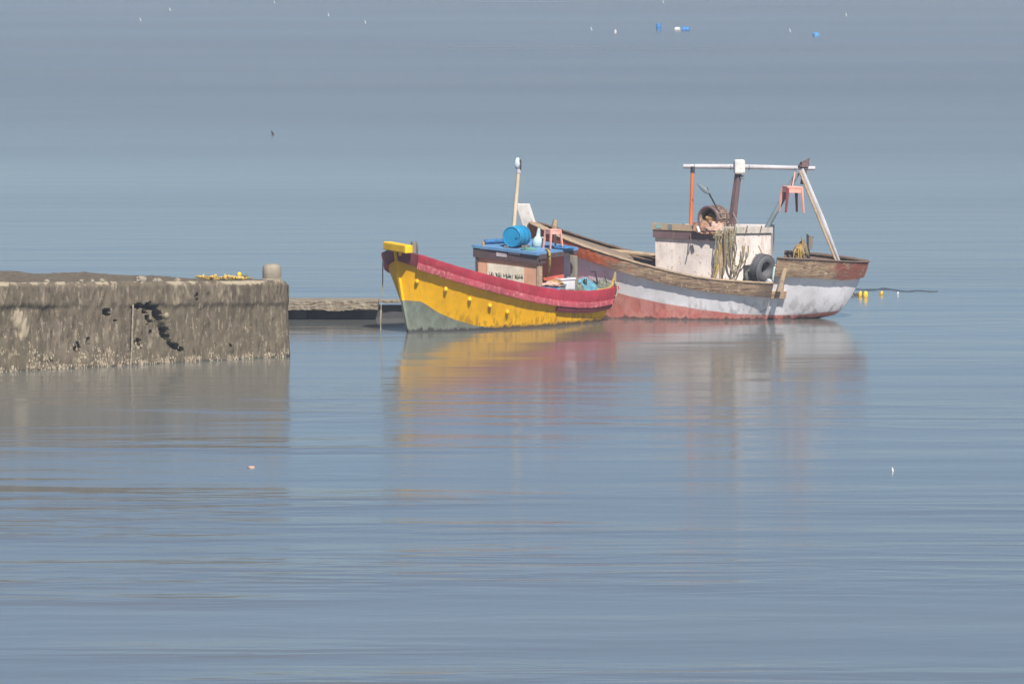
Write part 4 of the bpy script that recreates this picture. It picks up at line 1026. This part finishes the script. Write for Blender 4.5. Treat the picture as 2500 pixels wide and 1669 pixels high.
p0 = on_water(2062, 720)
pts = [Vector((p0.x + k * .11, p0.y + .2 * math.sin(k * 1.7), .02 + .03 * abs(math.sin(k * 2.3)))) for k in range(7)]
tag(MB().tube(rope_path(pts, .02, 4), .028, 6).build('floating_rope', M_mast), 'brown rope floating between the stern and the yellow floats', 'rope')
# dark ripple streak behind the floats, its shade laid as a flat sheet
c0, c1 = on_water(2085, 706), on_water(2290, 711)
mb = MB(); n = 60
for i in range(n + 1):
    f = i / n; c = c0.lerp(c1, f); wd = .9 * math.sin(math.pi * min(1, f * 1.05) ** .6) * (.6 + .6 * noise.noise(Vector((f * 9, 1, 1)))) + .05
    c.y += 1.0 * noise.noise(Vector((f * 4, 5, 1)))
    mb.v += [Vector((c.x, c.y - wd * .7, .003)), Vector((c.x, c.y, .022 + .012 * noise.noise(Vector((f * 40, 2, 2))))), Vector((c.x, c.y + wd * .7, .003))]
for i in range(n):
    for k in (0, 1): mb.f.append((3 * i + k, 3 * i + 3 + k, 3 * i + 4 + k, 3 * i + 1 + k))
tag(mb.build('ripple_shade', cloth('ripple_shade_dark', (.05, .065, .075), (.08, .10, .11), .5, 20), smooth=True), 'dark ripple shade painted as a sheet on the water behind the white stern', 'net')
# far bottles
def bottle(px, py, h, w_, lean, lab, grp, mat):
    p = on_water(px, py); root = empty('bottle_float', p); tag(root, lab, 'float', grp)
    m = rotm(0, lean, 0)
    MB().lathe([(0, -.15 * h), (w_ / 2, -.13 * h), (w_ / 2, .6 * h), (w_ * .2, .8 * h), (w_ * .18, .92 * h), (0, .92 * h)], p, m, 12).build('body', mat, root, smooth=True)
    MB().lathe([(0, .9 * h), (w_ * .24, .9 * h), (w_ * .24, h), (0, h)], p, m, 10).build('cap', mat, root)
G = 'white bottle floats far out on the water'
for (px, py) in ((344, 52), (416, 27), (803, 40), (893, 58), (1445, 75), (1930, 79), (2067, 40), (671, 9), (1620, 8)):
    bottle(px, py, .36, .10, -.3, 'small white bottle float far out on the open water', G, M_dullwhite)
bottle(1502, 82, .38, .22, .1, 'stout white can float near the far blue drums', None, M_dullwhite)
bottle(2180, 1150, .09, .035, -.2, 'tiny white bottle float on the open foreground water', None, M_whiteplastic)
bottle(667, 329, .22, .10, -.4, 'small dark bottle float on the water beyond the pier', None, M_black)
p = on_water(1608, 74); drum(p + Vector((0, 0, .15)), .23, .85, 0, mat=M_bfloat, lab='blue drum floating upright far out', upright=True, name='floating_drum')
p = on_water(1674, 76); drum(p + Vector((0, 0, .12)), .24, .70, R(80), mat=M_bfloat, lab='blue drum lying afloat against a white drum', name='floating_drum')
p = on_water(1654, 76); drum(p + Vector((0, 0, .12)), .22, .46, R(80), mat=paint('pale_drum_plastic', (.60, .55, .55)), lab='white drum floating against the end of a blue drum', name='floating_drum')
p = on_water(1993, 89); drum(p + Vector((0, 0, .10)), .25, .5, R(15), mat=paint('light_blue_drum', (.08, .32, .62)), lab='light blue drum floating alone far out', name='floating_drum')
p = on_water(613, 1141); tag(MB().blob(p + Vector((0, 0, .01)), (.075, .10, .025), amp=.3, seed=3).build('foam_scrap', M_clothpink, smooth=True), 'pale pink foam scrap floating in front of the pier', 'scrap')

# ------------------------------------------------------------------ sea haze
hz = NT('sea_haze'); hz.t.nodes.remove(hz.b)
pv = hz.t.nodes.new('ShaderNodeVolumePrincipled'); pv.inputs['Color'].default_value = (.80, .88, 1.0, 1); pv.inputs['Density'].default_value = .00045
hz.t.links.new(pv.outputs[0], [n for n in hz.t.nodes if n.type == 'OUTPUT_MATERIAL'][0].inputs['Volume'])
o = MB().box((0, 0, 6.0), (16400, 16400, 14.0)).build('haze', hz.m, origin=(0, 0, -1.0)); o['kind'] = 'stuff'
